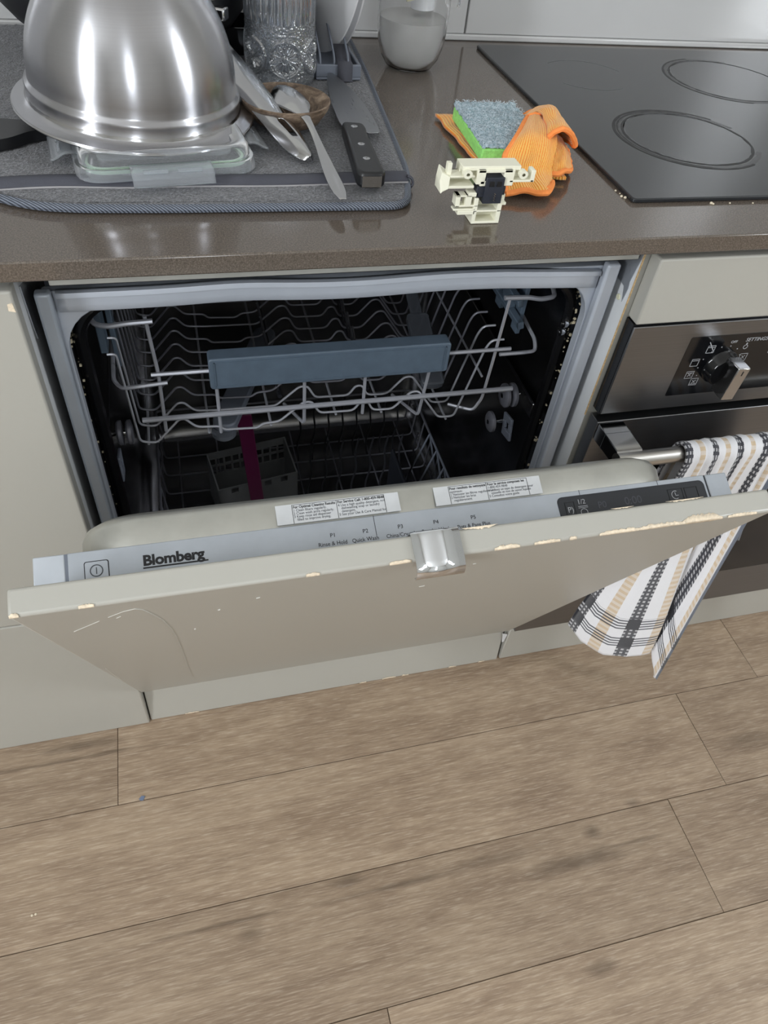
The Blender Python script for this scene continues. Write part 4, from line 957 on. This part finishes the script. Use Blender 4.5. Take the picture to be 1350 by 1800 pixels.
sg = thing('sponge', (.48, .16, ZT+.008), 'green foam sponge with worn blue grey scouring pad on the orange cloth', 'sponge')
RS = Matrix.Translation((.4940, .1840, ZC+.0068)) @ Matrix.Rotation(math.radians(-2.9), 4, 'Z')
b = MB(); sh = V((.002, 0, 0))
def fo(u, v, top): return None
b.box(-.0360, .0360, -.0595, .0595, 0, .0140, R=RS); b.build('foam', 'foam', sg, .002, seg=3)
def padf(u, v):
    x, y = lerp(-.0363, .0363, u), lerp(-.0600, .0600, v); e = min(u, 1-u, v, 1-v)
    z = .0140+(.0052 if e > .001 else .001)+.0018*noise.noise(V((x*160, y*160, 0)))+.0016*noise.noise(V((x*480, y*480, 3)))
    if e <= .03: x += .0016*noise.noise(V((x*300, y*300, 1))); y += .0016*noise.noise(V((x*300, y*300, 8)))
    return RS @ V((x, y, z))
b = MB(); b.grid(padf, 60, 96, False); pad = b.build('scouring_pad', 'scrub', sg, ang=180)
b = MB()
for i in range(900):
    u, v = random.random(), random.random()
    if random.random() < .3: u, v = random.choice(((0.01, v), (.99, v), (u, .01), (u, .99)))
    p = padf(u, v); d = V((random.gauss(0, 1), random.gauss(0, 1), random.uniform(.1, .9))).normalized()*random.uniform(.002, .005)
    b.tube([p, p+d*.6+V((0, 0, .0004)), p+d], .00016, 3)
tag(b.build('fibre', 'fibre', sg), kind='stuff')

# ---------------------------------------------------------------- white latch part standing at the front
lm = thing('latch_mechanism', (.41, .005, ZT), 'ivory plastic door latch with black switch block standing at counter front', 'latch')
Y0 = -.004
def lb(name, m, x0, x1, z0, z1, y0=0.0, y1=.014, bev=.0006): return box(name, m, lm, x0, x1, Y0+y0, Y0+y1, z0, z1, bev)
arm = MB()
for a in ((.3745, .398, .8455, .8475, 0, .016), (.3735, .3985, .8350, .8378, -.001, .016), (.3735, .3985, .8350, .8475, .0135, .016), (.386, .4420, .8515, .8560, .002, .020), (.386, .4015, .8440, .8525, .010, .020), (.400, .4085, .8385, .8530, .0, .018), (.4040, .4120, .8365, .8420, 0, .016),
          (.4260, .4360, .8365, .8530, 0, .016), (.4320, .4450, .8420, .8530, .008, .020), (.4320, .4560, .8400, .8425, .0, .012), (.4525, .4565, .8400, .8520, .0, .010), (.4010, .4340, .8500, .8530, .0, .006)):
    arm.box(a[0], a[1], Y0+a[4], Y0+a[5], a[2], a[3])
arm.build('cross_arm', 'ivory', lm, .0006)
b = MB(); b.loft([[V((.3745, Y0+y, z)) for y, z in ((-.001, .8350), (.016, .8350), (.016, .8475), (-.001, .8470))], [V((.3680, Y0+y, z)) for y, z in ((-.004, .8335), (.016, .8335), (.016, .8530), (.004, .8490))], [V((.3655, Y0+y, z)) for y, z in ((-.006, .8325), (.012, .8325), (.012, .8440), (.0, .8420))]], True, True, True); b.build('flared_tab', 'ivory', lm, .0006)
lb('hook_tab', 'ivory', .3725, .3768, .8440, .8585, .004, .010)
for x, z in ((.3905, .8495), (.4440, .8485)):
    MB().lathe([(.0016, 0), (.0042, 0), (.0042, .006), (.0016, .006)], 18, (x, Y0+.004, z), R=Matrix.Rotation(math.radians(90), 3, 'X')).build('screw_eye', 'ivory', lm)
sw = lb('switch_block', 'navy', .4090, .4270, .8190, .8460, -.002, .012)
for x in (.4125, .4195): box('switch_key', 'black', sw, x, x+.0048, Y0-.0026, Y0-.0018, .8370, .8425, .0003)
box('switch_wing', 'navy', sw, .4020, .4100, Y0+.0, Y0+.010, .8250, .8360, .0006); box('switch_wing', 'navy', sw, .4265, .4300, Y0+.0, Y0+.010, .8270, .8360, .0006)
MB().tube([V((.4190+.0008*(-1)**i, Y0-.003, .8225+.0012*i)) for i in range(8)], .0005, 5).build('spring', 'steel_polished', sw)
lg = MB()
for a in ((.3835, .4060, .8255, .8272, 0, .010), (.3835, .4060, .8150, .8168, 0, .010), (.3835, .3880, .8150, .8272, 0, .010), (.3930, .3990, .8160, .8272, 0, .010), (.3950, .4045, .8265, .8300, 0, .010), (.3825, .4040, .8110, .8130, 0, .008), (.3870, .4040, .8065, .8110, 0, .008),
          (.4020, .4060, .7985, .8240, 0, .016), (.4255, .4300, .7985, .8240, 0, .016), (.4020, .4300, .7962, .7990, 0, .018), (.4020, .4300, .8090, .8110, 0, .016), (.4040, .4280, .7990, .8240, .0125, .016), (.4285, .4345, .8150, .8180, .002, .008), (.4280, .4320, .8180, .8270, .002, .008)):
    lg.box(a[0], a[1], Y0+a[4], Y0+a[5], a[2], a[3])
lg.build('latch_foot', 'ivory', lm, .0006)
lm.scale = (1, 1, .87); lm.location = lm.location + V((.004, .012, 0))

# ---------------------------------------------------------------- scraps
b = MB().prism([V((x, y, .0003)) for x, y in ((-.0175, -.1415), (-.0135, -.1370), (-.0085, -.1385), (-.0115, -.1445), (-.0150, -.1440))], (0, 0, .0008))
tag(b.build('paper_scrap', 'blue_bit'), 'small blue grey scrap lying on the oak floor', 'scrap')
for x, y in ((-.1560, -.2685), (-.1515, -.2680)):
    c = MB().lathe([(0, 0), (.0016, .0003), (.0014, .0012), (0, .0016)], 7, (x, y, 0.0)).build('crumb', 'crumb')
    tag(c, 'white crumb on the oak floor, left of the paper scrap', 'crumb', 'crumbs on the floor')
